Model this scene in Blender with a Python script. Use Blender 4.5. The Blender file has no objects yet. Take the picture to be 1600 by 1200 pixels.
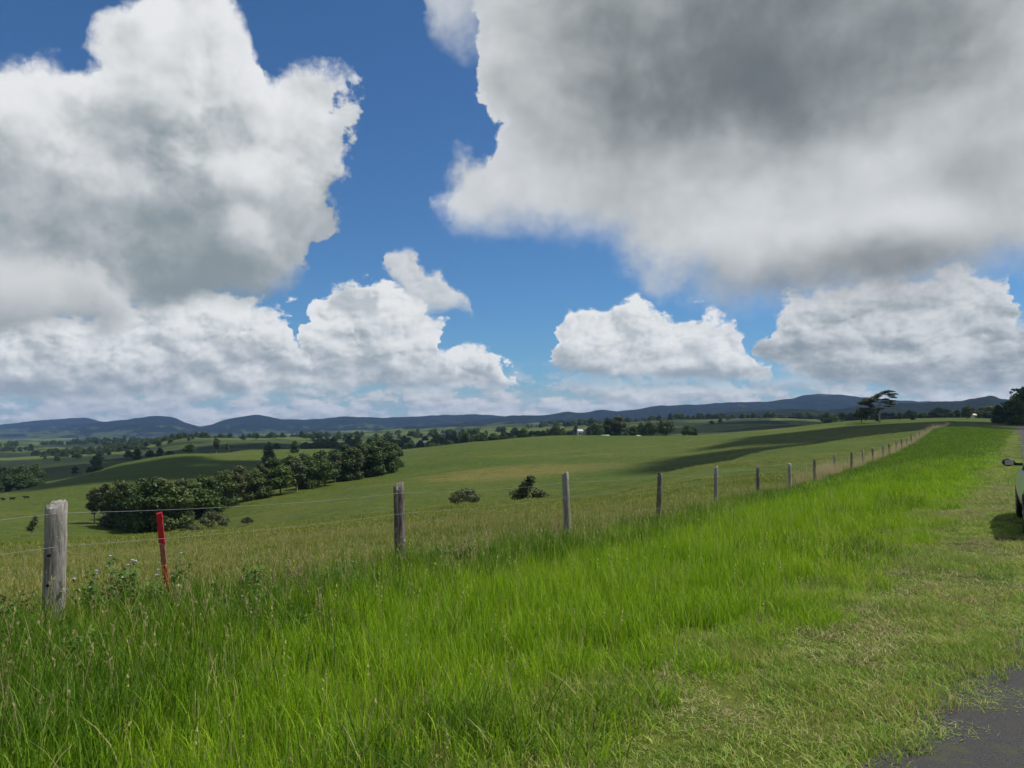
import bpy, bmesh, math, random
import numpy as np
from mathutils import Vector, Matrix, Euler

random.seed(7)
RNG = np.random.default_rng(7)
scene = bpy.context.scene
COL = scene.collection

# ------------------------------------------------------------------ camera
EYE = 1.65                      # eye height above the road
F = 1245.0                      # focal length in 1600-wide pixels
PITCH = math.atan(62.0 / F)     # horizon lies 62 px under the picture centre
cam_data = bpy.data.cameras.new('camera')
cam_data.sensor_width = 36.0
cam_data.lens = 36.0 * F / 1600.0
cam_data.clip_start = 0.05
cam_data.clip_end = 60000.0
cam = bpy.data.objects.new('camera', cam_data)
cam.location = (0, 0, EYE)
cam.rotation_euler = (math.pi / 2 + PITCH, 0, 0)
COL.objects.link(cam)
scene.camera = cam

# ------------------------------------------------------------------ sun, exposure
SUN_AZ = math.radians(84.0)     # clockwise from +Y: from the right
SUN_EL = math.radians(58.0)
SUN_DIR = Vector((math.sin(SUN_AZ) * math.cos(SUN_EL), math.cos(SUN_AZ) * math.cos(SUN_EL), math.sin(SUN_EL)))
sun_data = bpy.data.lights.new('sun', 'SUN')
sun_data.energy = 5.0
sun_data.angle = math.radians(0.53)
sun_data.color = (1.0, 0.95, 0.87)
sun = bpy.data.objects.new('sun', sun_data)
sun.rotation_euler = (-SUN_DIR).to_track_quat('-Z', 'Y').to_euler()
sun.location = (60, 0, 120)
COL.objects.link(sun)
scene.view_settings.view_transform = 'Standard'
scene.view_settings.look = 'None'
scene.view_settings.exposure = 0.0
scene.view_settings.gamma = 1.0
scene.cycles.max_bounces = 4
scene.cycles.diffuse_bounces = 2
scene.cycles.transmission_bounces = 4
scene.cycles.volume_bounces = 1
scene.cycles.use_denoising = True
scene.cycles.use_adaptive_sampling = True
scene.cycles.adaptive_threshold = 0.02
scene.cycles.adaptive_min_samples = 8


def ray(u, v):
    a, b = (u - 800.0) / F, (600.0 - v) / F
    return np.array([a, math.cos(PITCH) - b * math.sin(PITCH), math.sin(PITCH) + b * math.cos(PITCH)])


def zat(u, v, Y):
    d = ray(u, v)
    return EYE + d[2] / d[1] * Y


def xat(u, v, Y):
    d = ray(u, v)
    return d[0] / d[1] * Y


# ------------------------------------------------------------------ node helper
class S:
    """a socket with arithmetic, so that node maths can be written as formulas"""
    def __init__(self, nt, sock):
        self.nt, self.s = nt, sock

    def _m(self, op, *others, clamp=False):
        n = self.nt.nodes.new('ShaderNodeMath')
        n.operation = op
        n.use_clamp = clamp
        for i, o in enumerate((self,) + others):
            if isinstance(o, S):
                self.nt.links.new(o.s, n.inputs[i])
            else:
                n.inputs[i].default_value = float(o)
        return S(self.nt, n.outputs[0])

    def __add__(self, o): return self._m('ADD', o)
    def __radd__(self, o): return self._m('ADD', o)
    def __sub__(self, o): return self._m('SUBTRACT', o)
    def __rsub__(self, o): return (self * -1.0) + o
    def __mul__(self, o): return self._m('MULTIPLY', o)
    def __rmul__(self, o): return self._m('MULTIPLY', o)
    def __truediv__(self, o): return self._m('DIVIDE', o)
    def abs(self): return self._m('ABSOLUTE')
    def min(self, o): return self._m('MINIMUM', o)
    def max(self, o): return self._m('MAXIMUM', o)
    def pow(self, o): return self._m('POWER', o)
    def clamp(self): return self._m('ADD', 0.0, clamp=True)
    def smooth(self, a, b):
        n = self.nt.nodes.new('ShaderNodeMapRange')
        n.interpolation_type = 'SMOOTHSTEP'
        self.nt.links.new(self.s, n.inputs[0])
        for i, x in ((1, a), (2, b)):
            if isinstance(x, S):
                self.nt.links.new(x.s, n.inputs[i])
            else:
                n.inputs[i].default_value = x
        return S(self.nt, n.outputs[0])

    def lin(self, a, b, c=0.0, d=1.0):
        n = self.nt.nodes.new('ShaderNodeMapRange')
        self.nt.links.new(self.s, n.inputs[0])
        for i, x in ((1, a), (2, b), (3, c), (4, d)):
            n.inputs[i].default_value = x
        return S(self.nt, n.outputs[0])


def combine(nt, x, y, z=0.0):
    n = nt.nodes.new('ShaderNodeCombineXYZ')
    for i, o in enumerate((x, y, z)):
        if isinstance(o, S):
            nt.links.new(o.s, n.inputs[i])
        else:
            n.inputs[i].default_value = float(o)
    return S(nt, n.outputs[0])


def noise(nt, vec, scale, detail=4.0, rough=0.55, dims='3D', dist=0.0, color=False):
    n = nt.nodes.new('ShaderNodeTexNoise')
    n.noise_dimensions = dims
    n.inputs['Scale'].default_value = scale
    n.inputs['Detail'].default_value = detail
    n.inputs['Roughness'].default_value = rough
    n.inputs['Distortion'].default_value = dist
    if vec is not None:
        nt.links.new(vec.s, n.inputs['Vector'])
    if color:
        sp = nt.nodes.new('ShaderNodeSeparateColor')
        nt.links.new(n.outputs['Color'], sp.inputs[0])
        return S(nt, sp.outputs[0]), S(nt, sp.outputs[1]), S(nt, sp.outputs[2])
    return S(nt, n.outputs[0])


def mixc(nt, fac, a, b):
    n = nt.nodes.new('ShaderNodeMix')
    n.data_type = 'RGBA'
    for idx, o in ((0, fac), (6, a), (7, b)):
        if isinstance(o, S):
            nt.links.new(o.s, n.inputs[idx])
        elif idx == 0:
            n.inputs[0].default_value = float(o)
        else:
            n.inputs[idx].default_value = (*o, 1.0)
    return S(nt, n.outputs[2])


def scalec(nt, col, fac):
    n = nt.nodes.new('ShaderNodeVectorMath')
    n.operation = 'SCALE'
    if isinstance(col, S):
        nt.links.new(col.s, n.inputs[0])
    else:
        n.inputs[0].default_value = col
    if isinstance(fac, S):
        nt.links.new(fac.s, n.inputs['Scale'])
    else:
        n.inputs['Scale'].default_value = fac
    return S(nt, n.outputs[0])


# ------------------------------------------------------------------ world: clear sky with cumulus
def build_world():
    w = bpy.data.worlds.new('World')
    scene.world = w
    w.use_nodes = True
    nt = w.node_tree
    nt.nodes.clear()
    out = nt.nodes.new('ShaderNodeOutputWorld')
    bg = nt.nodes.new('ShaderNodeBackground')
    STR = 0.1
    bg.inputs['Strength'].default_value = STR
    nt.links.new(bg.outputs[0], out.inputs[0])
    sky = nt.nodes.new('ShaderNodeTexSky')
    sky.sky_type = 'NISHITA'
    sky.sun_disc = False
    sky.sun_elevation = SUN_EL
    sky.sun_rotation = SUN_AZ
    sky.altitude = 700.0
    sky.air_density = 1.0
    sky.dust_density = 0.4
    sky.ozone_density = 2.0
    tc = nt.nodes.new('ShaderNodeTexCoord')
    sp = nt.nodes.new('ShaderNodeSeparateXYZ')
    nt.links.new(tc.outputs['Generated'], sp.inputs[0])
    dx, dy, dz = (S(nt, sp.outputs[i]) for i in range(3))
    az = dx._m('ARCTAN2', dy)
    el = dz.min(1.0).max(-1.0)._m('ARCSINE')

    near = combine(nt, az, el * 1.1)
    # noise that the banks of cloud share: ragged outlines, and a relief lit from the sun's side
    w1x, w1y, w1z = noise(nt, near, 4.6, 8.0, 0.60, '2D', color=True)
    offn = combine(nt, az + 0.022, el * 1.1 + 0.036)
    r1a = noise(nt, near, 6.5, 6.0, 0.52, '2D')
    r1b = noise(nt, offn, 6.5, 6.0, 0.52, '2D')
    rel1 = r1a - r1b
    far = combine(nt, az, el * 1.45)
    w2x, w2y, w2z = noise(nt, far, 13.0, 7.0, 0.60, '2D', color=True)
    offf = combine(nt, az + 0.009, el * 1.45 + 0.016)
    r2a = noise(nt, far, 15.0, 6.0, 0.54, '2D')
    r2b = noise(nt, offf, 15.0, 6.0, 0.54, '2D')
    rel2 = r2a - r2b
    band = combine(nt, az, el * 2.4 + az * az * 0.2)
    b1 = noise(nt, band, 15.0, 6.0, 0.58, '2D')
    b2 = noise(nt, combine(nt, az + 0.004, el * 2.4 + az * az * 0.2 + 0.014), 15.0, 6.0, 0.58, '2D')

    def puffs(vx, vy, wx, wy, wamp, scale, ox=0.0, oy=0.0, detail=3.0, rough=0.55):
        """rounded billows: 1 at a billow's middle, falling towards the creases"""
        n = nt.nodes.new('ShaderNodeTexVoronoi')
        n.voronoi_dimensions = '2D'
        n.feature = 'F1'
        n.normalize = True
        n.inputs['Scale'].default_value = scale
        n.inputs['Detail'].default_value = detail
        n.inputs['Roughness'].default_value = rough
        n.inputs['Lacunarity'].default_value = 2.2
        p = combine(nt, vx + (wx - 0.5) * wamp + ox, vy + (wy - 0.5) * wamp + oy)
        nt.links.new(p.s, n.inputs['Vector'])
        d = S(nt, n.outputs['Distance'])
        return 1.0 - d * d * 2.2

    e1 = el * 1.15
    p1a = puffs(az, e1, w1x, w1y, 0.10, 11.0)
    p1b = puffs(az, e1, w1x, w1y, 0.10, 11.0, 0.012, 0.020)
    pf1 = p1a - p1b
    e3 = el * 1.5
    p2a = puffs(az, e3, w2x, w2y, 0.035, 30.0)
    p2b = puffs(az, e3, w2x, w2y, 0.035, 30.0, 0.0045, 0.008)
    pf2 = p2a - p2b

    def azel(u, v):
        d = ray(u, v)
        d = d / np.linalg.norm(d)
        return math.atan2(d[0], d[1]), math.asin(d[2])

    def curve(pts, warp_az):
        """height of a cloud's edge (radians) over azimuth, from points on its outline"""
        n = nt.nodes.new('ShaderNodeFloatCurve')
        cm = n.mapping
        c = cm.curves[0]
        pl = []
        for (u, v) in pts:
            a, e = azel(u, v)
            pl.append(((a + 0.8) / 1.6, e + 0.2))
        pl.sort()
        fixed = []
        for x, y in pl:
            x = min(max(x, 0.0), 1.0)
            if fixed and x - fixed[-1][0] < 0.0015:
                x = fixed[-1][0] + 0.0015
            fixed.append((x, min(max(y, 0.0), 1.0)))
        while len(c.points) < len(fixed):
            c.points.new(0.5, 0.5)
        for p, (x, y) in zip(c.points, fixed):
            p.location = (x, y)
            p.handle_type = 'VECTOR'
        cm.extend = 'HORIZONTAL'
        cm.update()
        nt.links.new(((warp_az + 0.8) / 1.6).s, n.inputs['Value'])
        return S(nt, n.outputs[0]) - 0.2

    def layer(top, bot, wx, wy, rel, amp, soft, sgain, hgain, bright, dark, base=0.5, ampb=None, streak=None, puff=0.9):
        """one bank of cloud: alpha and radiance.  soft = edge width, hgain = how much brighter the top is than the base"""
        pa, pf, pamp = (p1a, pf1, 0.030) if rel is rel1 else (p2a, pf2, 0.012)
        a2 = az + (wx - 0.5) * amp
        e2 = el + (wy - 0.5) * amp
        t = curve(top, a2)
        b = curve(bot, a2)
        eb = el + (wy - 0.5) * (amp if ampb is None else ampb)
        up, dn = t - e2 + (pa - 0.55) * pamp, eb - b
        edge = up.min(dn * 0.8 + (pa - 0.6) * (pamp * 0.5))
        alpha = edge.smooth(0.0, soft)
        h = dn / ((t - b).max(0.01))
        rim = edge.smooth(soft * 5.0, 0.0)
        sh = (h - 0.5) * hgain + rel * sgain + base
        sh = sh + pf * puff * (h.smooth(0.0, 0.55) * 0.75 + 0.25)
        sh = sh + rim * up.smooth(soft * 6.0, 0.0) * 0.15
        if streak is not None:
            sh = sh + streak
        return alpha, sh, bright, dark

    def deepen(sh, cu, cv, ru, rv, amount):
        """a thick, shaded base seen from below"""
        c, e = azel(cu, cv)
        qx = (az + (w1x - 0.5) * 0.09 - c) * (F / ru)
        qy = (el + (w1y - 0.5) * 0.09 - e) * (F / rv)
        q = (qx * qx + qy * qy)._m('SQRT')
        return sh - q.smooth(1.35, 0.05) * amount

    layers = []
    # far grey-blue deck near the horizon
    a0 = (el + (b1 - 0.5) * 0.060).smooth(0.082, 0.048)
    s0 = ((b1 - b2) * 2.0 + (b1 - 0.5) * 1.2 + pf2 * 0.9 + 0.45).clamp()
    gaps = (b1 * 0.6 + p2a * 0.25).smooth(0.40, 0.50) * 0.6 + el.smooth(0.055, 0.030) * 0.4
    layers.append((a0 * gaps.clamp(), s0, (0.70, 0.72, 0.73), (0.40, 0.445, 0.48)))
    # row of distant cumulus
    top1 = [(-500, 470), (0, 480), (90, 480), (150, 476), (200, 466), (240, 455), (310, 448), (400, 455), (440, 478), (466, 500), (474, 560),
            (480, 500), (500, 465), (530, 445), (575, 438), (610, 452), (650, 476), (690, 505), (698, 545), (720, 532), (765, 540), (790, 565),
            (812, 625), (842, 625), (850, 520), (872, 482), (960, 482), (985, 466), (1015, 470), (1040, 492), (1100, 492), (1150, 488), (1180, 525), (1215, 570), (1226, 640), (1700, 640)]
    bot1 = [(-500, 630), (0, 630), (300, 622), (440, 618), (490, 608), (640, 612), (790, 610), (812, 600), (842, 560), (850, 575), (900, 594), (1000, 598), (1130, 600), (1215, 594), (1240, 580), (1700, 560)]
    A = layer(top1, bot1, w2x, w2y, rel2, 0.085, 0.010, 2.2, 0.95, (0.80, 0.82, 0.83), (0.32, 0.375, 0.42), 0.60, 0.02)
    layers.append(A)
    # streaky bank at right
    top2 = [(1150, 640), (1185, 600), (1196, 512), (1240, 450), (1275, 440), (1360, 440), (1450, 440), (1530, 430), (1568, 436), (1582, 490), (1700, 470), (2300, 460)]
    bot2 = [(1150, 560), (1186, 540), (1200, 560), (1260, 600), (1400, 616), (1600, 622), (2300, 622)]
    A = layer(top2, bot2, w2x, w2y, rel2, 0.070, 0.012, 1.2, 0.45, (0.68, 0.71, 0.73), (0.26, 0.31, 0.35), 0.52, 0.03, (b1 - 0.5) * 1.7)
    layers.append(A)
    # grey scraps before the middle cumulus
    top8 = [(480, 640), (508, 560), (516, 462), (548, 440), (584, 452), (598, 486), (604, 530), (612, 600), (640, 640), (900, 640)]
    bot8 = [(480, 300), (510, 440), (520, 486), (550, 500), (590, 502), (602, 480), (612, 440), (640, 300), (900, 300)]
    A = layer(top8, bot8, w2x, w2y, rel2, 0.060, 0.016, 0.9, 0.2, (0.52, 0.56, 0.59), (0.34, 0.39, 0.43), 0.45)
    layers.append((A[0] * 0.85, A[1], A[2], A[3]))
    # small torn cloud
    top3 = [(560, 640), (600, 520), (606, 390), (618, 376), (642, 374), (650, 402), (670, 424), (692, 418), (708, 448), (742, 484), (752, 560), (900, 640)]
    bot3 = [(560, 300), (600, 410), (610, 444), (634, 480), (660, 494), (740, 496), (754, 470), (900, 300)]
    A = layer(top3, bot3, w2x, w2y, rel2, 0.050, 0.016, 1.0, 0.35, (0.66, 0.69, 0.71), (0.40, 0.45, 0.49), 0.60)
    layers.append(A)
    # big cloud at left
    top4 = [(-500, 60), (-120, 110), (0, 84), (45, 62), (90, 52), (150, 60), (200, 25), (215, -20), (260, -60), (330, -45), (365, 10), (398, 40), (412, 88), (432, 108), (455, 88),
            (505, 84), (530, 104), (545, 160), (552, 210), (566, 330), (596, 640), (2000, 640)]
    bot4 = [(-500, 540), (0, 520), (150, 492), (290, 488), (390, 486), (450, 466), (490, 444), (510, 340), (535, 262), (550, 190), (566, 120), (596, -100), (2000, -200)]
    a4, s4, br4, dk4 = layer(top4, bot4, w1x, w1y, rel1, 0.165, 0.026, 1.7, 0.80, (0.80, 0.815, 0.83), (0.25, 0.30, 0.325), 0.62, 0.07, puff=0.75)
    s4 = deepen(s4, 150, 270, 330, 200, 0.20)
    s4 = deepen(s4, 290, 455, 280, 70, 0.30)
    layers.append((a4, s4, br4, dk4))
    # lower lump at left
    top5 = [(-500, 370), (-100, 365), (0, 382), (60, 384), (115, 396), (150, 430), (190, 472), (235, 560), (300, 640), (2000, 640)]
    bot5 = [(-500, 580), (0, 566), (120, 548), (190, 512), (235, 440), (300, 300), (2000, 100)]
    A = layer(top5, bot5, w1x, w1y, rel1, 0.11, 0.035, 0.9, 1.25, (0.64, 0.66, 0.67), (0.21, 0.255, 0.275), 0.52, puff=0.3)
    layers.append(A)
    # big cloud at right with a deep grey base
    top6 = [(-500, 640), (630, 640), (656, 350), (664, 300), (690, 270), (720, 250), (752, 230), (766, 150), (772, 60), (790, -100), (900, -330), (1300, -480), (1800, -480), (2300, -380)]
    bot6 = [(-500, -100), (630, 200), (656, 326), (700, 366), (745, 382), (850, 390), (950, 386), (990, 408), (1020, 432), (1050, 458), (1100, 474), (1180, 496), (1280, 508), (1400, 506), (1500, 486), (1580, 456), (1700, 450), (2300, 430)]
    a6, s6, br6, dk6 = layer(top6, bot6, w1x, w1y, rel1, 0.185, 0.046, 0.9, 0.0, (0.70, 0.725, 0.745), (0.15, 0.175, 0.185), 0.92, 0.12, puff=0.16)
    s6 = deepen(s6, 1080, 110, 430, 235, 0.66)
    s6 = deepen(s6, 1420, -20, 520, 220, 0.38)
    s6 = deepen(s6, 1330, 432, 230, 55, 0.65)
    s6 = deepen(s6, 1610, 275, 130, 90, 0.40)
    layers.append((a6, s6, br6, dk6))
    # wisp at the upper edge
    top7 = [(560, 640), (655, 300), (664, -40), (700, -120), (790, -120), (812, 300), (850, 640)]
    bot7 = [(560, -200), (650, -50), (664, 16), (692, 50), (730, 70), (775, 76), (805, 10), (850, -200)]
    A = layer(top7, bot7, w1x, w1y, rel1, 0.150, 0.050, 1.2, 0.0, (0.62, 0.65, 0.68), (0.34, 0.39, 0.43), 0.62, puff=0.4)
    layers.append((A[0] * 0.85, A[1], A[2], A[3]))
    # the same broken cumulus goes on outside the view
    outm = (az.abs() + (w1x - 0.5) * 0.2).smooth(0.66, 0.80).max((el + (w1y - 0.5) * 0.2).smooth(0.60, 0.74))
    gen = (r1a * 0.6 + w1y * 0.4).smooth(0.47, 0.56) * outm
    sg = (rel1 * 1.6 + 0.55 - (r1a - 0.5) * 0.8).clamp()
    layers.append((gen, sg, (0.72, 0.74, 0.76), (0.26, 0.30, 0.33)))

    mult = nt.nodes.new('ShaderNodeVectorMath')      # clean mountain air: a slightly deeper blue
    mult.operation = 'MULTIPLY'
    nt.links.new(sky.outputs[0], mult.inputs[0])
    mult.inputs[1].default_value = SKY_TINT
    col = S(nt, mult.outputs[0])
    for alpha, sh, bright, dark in layers:
        c = mixc(nt, sh.smooth(-0.22, 1.22), tuple(x / STR for x in dark), tuple(x / STR for x in bright))
        col = mixc(nt, alpha.clamp(), col, c)
    nt.links.new(col.s, bg.inputs[0])


SKY_TINT = (0.42, 0.70, 0.95)
build_world()
scene.world.cycles.sampling_method = 'MANUAL'
scene.world.cycles.sample_map_resolution = 256


# ------------------------------------------------------------------ object helpers
def link(o, parent=None):
    COL.objects.link(o)
    if parent is not None:
        o.parent = parent
    return o


def mesh_np(name, verts, faces, mat=None, attrs=None, smooth=False):
    """mesh from numpy arrays; faces: (n,3) or (n,4) array, or a list of such arrays"""
    me = bpy.data.meshes.new(name)
    verts = np.asarray(verts, dtype=np.float32)
    if not isinstance(faces, list):
        faces = [faces]
    faces = [np.asarray(f, dtype=np.int32) for f in faces if len(f)]
    nl = sum(f.size for f in faces)
    nf = sum(len(f) for f in faces)
    me.vertices.add(len(verts))
    me.vertices.foreach_set('co', verts.ravel())
    if nf:
        me.loops.add(nl)
        me.polygons.add(nf)
        me.loops.foreach_set('vertex_index', np.concatenate([f.ravel() for f in faces]))
        starts, p = [], 0
        for f in faces:
            starts.append(p + np.arange(len(f)) * f.shape[1])
            p += f.size
        me.polygons.foreach_set('loop_start', np.concatenate(starts).astype(np.int32))
        if smooth:
            me.polygons.foreach_set('use_smooth', np.ones(nf, dtype=bool))
    for an, (typ, arr) in (attrs or {}).items():
        at = me.attributes.new(an, typ, 'POINT')
        key = {'FLOAT': 'value', 'INT': 'value', 'FLOAT_VECTOR': 'vector'}[typ]
        at.data.foreach_set(key, np.asarray(arr, dtype=np.int32 if typ == 'INT' else np.float32).ravel())
    me.update(calc_edges=True)
    me.validate()
    if mat:
        me.materials.append(mat)
    return me


def obj(name, me, parent=None, **props):
    o = bpy.data.objects.new(name, me)
    for k, v in props.items():
        o[k] = v
    return link(o, parent)


def empty(name, loc=(0, 0, 0), rotz=0.0, scale=1.0, **props):
    o = bpy.data.objects.new(name, None)
    o.location = loc
    o.rotation_euler = (0, 0, rotz)
    o.scale = (scale,) * 3 if not isinstance(scale, tuple) else scale
    o.empty_display_size = 0.3
    for k, v in props.items():
        o[k] = v
    return link(o)


def bm_obj(name, bm, mat, parent=None, smooth=False, **props):
    me = bpy.data.meshes.new(name)
    bmesh.ops.recalc_face_normals(bm, faces=bm.faces[:])
    bm.to_mesh(me)
    bm.free()
    if smooth:
        for p in me.polygons:
            p.use_smooth = True
    me.materials.append(mat)
    return obj(name, me, parent, **props)


def bx(bm, c, s, rot=None):
    m = Matrix.Translation(c)
    if rot is not None:
        m = m @ rot.to_4x4()
    m = m @ Matrix.Diagonal((s[0], s[1], s[2], 1.0))
    return bmesh.ops.create_cube(bm, size=1.0, matrix=m)['verts']


def tube_np(pts, rad, sides=6, close=True):
    """verts, faces of a tube along pts with radius per point"""
    pts = np.asarray(pts, float)
    n = len(pts)
    rad = np.broadcast_to(np.asarray(rad, float), (n,))
    tan = np.gradient(pts, axis=0)
    tan /= np.linalg.norm(tan, axis=1)[:, None] + 1e-9
    ref = np.array([0.0, 1.0, 0.0]) if abs(tan[0][1]) < 0.9 else np.array([1.0, 0, 0])
    sx = np.cross(tan, ref)
    sx /= np.linalg.norm(sx, axis=1)[:, None] + 1e-9
    sy = np.cross(tan, sx)
    ang = np.arange(sides) / sides * 2 * math.pi
    V = (pts[:, None, :] + rad[:, None, None] * (np.cos(ang)[None, :, None] * sx[:, None, :] + np.sin(ang)[None, :, None] * sy[:, None, :])).reshape(-1, 3)
    fs = []
    for i in range(n - 1):
        for k in range(sides):
            k2 = (k + 1) % sides
            fs.append((i * sides + k, i * sides + k2, (i + 1) * sides + k2, (i + 1) * sides + k))
    return V, np.array(fs)


def join_np(parts):
    vs, fs, o = [], [], 0
    for v, f in parts:
        vs.append(v)
        fs.append(np.asarray(f) + o)
        o += len(v)
    return np.concatenate(vs), np.concatenate(fs)


# ------------------------------------------------------------------ materials
def new_mat(name):
    m = bpy.data.materials.new(name)
    m.use_nodes = True
    nt = m.node_tree
    nt.nodes.clear()
    out = nt.nodes.new('ShaderNodeOutputMaterial')
    return m, nt, out


def principled(nt, col, rough=0.7, spec=0.3, metal=0.0):
    p = nt.nodes.new('ShaderNodeBsdfPrincipled')
    if isinstance(col, S):
        nt.links.new(col.s, p.inputs['Base Color'])
    else:
        p.inputs['Base Color'].default_value = (*col, 1.0)
    if isinstance(rough, S):
        nt.links.new(rough.s, p.inputs['Roughness'])
    else:
        p.inputs['Roughness'].default_value = rough
    p.inputs['Specular IOR Level'].default_value = spec
    p.inputs['Metallic'].default_value = metal
    return p


def attr(nt, name, typ='GEOMETRY'):
    n = nt.nodes.new('ShaderNodeAttribute')
    n.attribute_name = name
    n.attribute_type = typ
    return S(nt, n.outputs['Fac'])


def position(nt):
    n = nt.nodes.new('ShaderNodeNewGeometry')
    return S(nt, n.outputs['Position'])


def bump(nt, height, strength, dist):
    b = nt.nodes.new('ShaderNodeBump')
    b.inputs['Strength'].default_value = strength
    b.inputs['Distance'].default_value = dist
    nt.links.new(height.s, b.inputs['Height'])
    return b.outputs[0]


def plain_mat(name, col, rough=0.7, spec=0.3, metal=0.0, var=0.15, scale=6.0):
    m, nt, out = new_mat(name)
    tc = nt.nodes.new('ShaderNodeTexCoord')
    n = noise(nt, S(nt, tc.outputs['Object']), scale, 4.0)
    c = scalec(nt, col, n.lin(0.3, 0.7, 1.0 - var, 1.0 + var))
    p = principled(nt, c, rough, spec, metal)
    nt.links.new(p.outputs[0], out.inputs[0])
    return m


def leaf_mat(name, stops, transl=0.35, patch=None, dry=None, dry_amt=None, rough=0.55, spec=0.25, scale=0.5, obj_random=0.3):
    """blades and leaves: colour by per-leaf random value, drifting over the ground in patches"""
    m, nt, out = new_mat(name)
    rnd = attr(nt, 'rnd')
    pos = position(nt)
    oi = nt.nodes.new('ShaderNodeObjectInfo')
    orn = S(nt, oi.outputs['Random'])
    big = noise(nt, pos, scale, 3.0, 0.6)
    key = (rnd * (1.0 - obj_random) + orn * obj_random + (big - 0.5) * 0.9).clamp()
    cr = nt.nodes.new('ShaderNodeValToRGB')
    cr.color_ramp.elements[0].position = stops[0][0]
    cr.color_ramp.elements[0].color = (*stops[0][1], 1)
    cr.color_ramp.elements[1].position = stops[-1][0]
    cr.color_ramp.elements[1].color = (*stops[-1][1], 1)
    for p, c in stops[1:-1]:
        e = cr.color_ramp.elements.new(p)
        e.color = (*c, 1)
    nt.links.new(key.s, cr.inputs[0])
    col = S(nt, cr.outputs[0])
    if dry is not None:
        col = mixc(nt, attr(nt, 'dry'), col, dry)
    pr = principled(nt, col, rough, spec)
    tr = nt.nodes.new('ShaderNodeBsdfTranslucent')
    nt.links.new(col.s, tr.inputs[0])
    mx = nt.nodes.new('ShaderNodeMixShader')
    mx.inputs[0].default_value = transl
    nt.links.new(pr.outputs[0], mx.inputs[1])
    nt.links.new(tr.outputs[0], mx.inputs[2])
    nt.links.new(mx.outputs[0], out.inputs[0])
    return m


# ------------------------------------------------------------------ terrain
def pchip(x, y, xi):
    x, y, xi = np.asarray(x, float), np.asarray(y, float), np.asarray(xi, float)
    h = np.diff(x)
    d = np.diff(y) / h
    m = np.zeros_like(y)
    m[0], m[-1] = d[0], d[-1]
    for i in range(1, len(x) - 1):
        if d[i - 1] * d[i] > 0:
            w1, w2 = 2 * h[i] + h[i - 1], h[i] + 2 * h[i - 1]
            m[i] = (w1 + w2) / (w1 / d[i - 1] + w2 / d[i])
    k = np.clip(np.searchsorted(x, xi) - 1, 0, len(x) - 2)
    t = np.clip((xi - x[k]) / h[k], 0, 1)
    return ((2 * t**3 - 3 * t**2 + 1) * y[k] + (t**3 - 2 * t**2 + t) * h[k] * m[k] + (-2 * t**3 + 3 * t**2) * y[k + 1] + (t**3 - t**2) * h[k] * m[k + 1])


# surveyed profiles of the land: for each bearing, (distance, where the ground is seen)
PROF = {
    -400: [(35, 862), (150, 835), (250, 815), (350, 790), (480, 790), (900, 726), (1400, 716), (2200, 698), (5000, 686), (9000, 676)],
    0: [(35, 856), (90, 862), (150, 838), (250, 802), (350, 772), (480, 776), (900, 724), (1400, 714), (2200, 697), (5000, 686), (9000, 676)],
    100: [(36, 852), (90, 858), (150, 838), (255, 798), (370, 752), (500, 760), (900, 718), (1400, 710), (2200, 695), (5000, 685), (9000, 675)],
    200: [(38, 846), (95, 853), (165, 843), (195, 830), (290, 778), (420, 722), (560, 734), (900, 714), (1400, 703), (2200, 690), (5000, 683), (9000, 674)],
    300: [(40, 838), (95, 847), (160, 838), (200, 818), (300, 768), (440, 709), (600, 722), (900, 702), (1250, 686), (2000, 690), (5000, 681), (9000, 673)],
    400: [(45, 829), (95, 838), (150, 824), (230, 782), (320, 748), (520, 702), (700, 712), (1000, 692), (1300, 686), (2000, 688), (5000, 679), (9000, 672)],
    500: [(48, 818), (90, 824), (150, 798), (240, 768), (330, 736), (520, 702), (700, 712), (1200, 689), (2200, 682), (5000, 675), (9000, 670)],
    600: [(52, 806), (90, 812), (150, 786), (240, 754), (310, 736), (470, 705), (640, 713), (1200, 688), (2200, 678), (5000, 672), (9000, 668)],
    750: [(60, 788), (95, 797), (135, 791), (220, 748), (330, 710), (450, 690), (600, 702), (1200, 682), (2000, 672), (5000, 667), (9000, 664)],
    900: [(80, 770), (115, 781), (160, 768), (250, 725), (350, 700), (450, 680), (600, 696), (1000, 680), (1500, 664), (2200, 664), (5000, 660), (9000, 660)],
    1050: [(100, 736), (140, 748), (180, 742), (230, 722), (320, 700), (450, 681), (600, 694), (850, 680), (1300, 657), (2000, 662), (5000, 658), (9000, 658)],
    1200: [(140, 704), (175, 712), (215, 706), (270, 692), (350, 680), (470, 671), (600, 684), (850, 668), (1200, 654), (2000, 660), (5000, 655), (9000, 656)],
    1350: [(180, 682), (210, 689), (245, 684), (300, 674), (400, 662), (520, 656), (700, 664), (1500, 658), (5000, 652), (9000, 652)],
    1500: [(60, 695), (200, 668), (300, 661), (420, 656), (600, 653), (900, 658), (2000, 654), (5000, 650), (9000, 650)],
    1600: [(40, 713), (121, 682), (200, 673), (300, 664), (500, 656), (900, 656), (2000, 652), (5000, 650), (9000, 650)],
    2100: [(40, 713), (121, 679), (200, 672), (300, 666), (500, 660), (900, 658), (2000, 654), (5000, 652), (9000, 652)],
}
LG = np.linspace(math.log(8.0), math.log(9500.0), 260)
us = sorted(PROF)
TANS = np.array([(u - 800.0) / F for u in us])
zz = []
for u in us:
    ys = np.array([p[0] for p in PROF[u]], float)
    zs = np.array([zat(u, p[1], p[0]) for p in PROF[u]])
    if ys[0] > 8:
        ys = np.concatenate([[8.0], ys])
        zs = np.concatenate([[zs[0] * 0.25 if zs[0] < 0 else 0.0], zs])
    zz.append(pchip(np.log(ys), zs, LG))
zz = np.array(zz)
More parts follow.
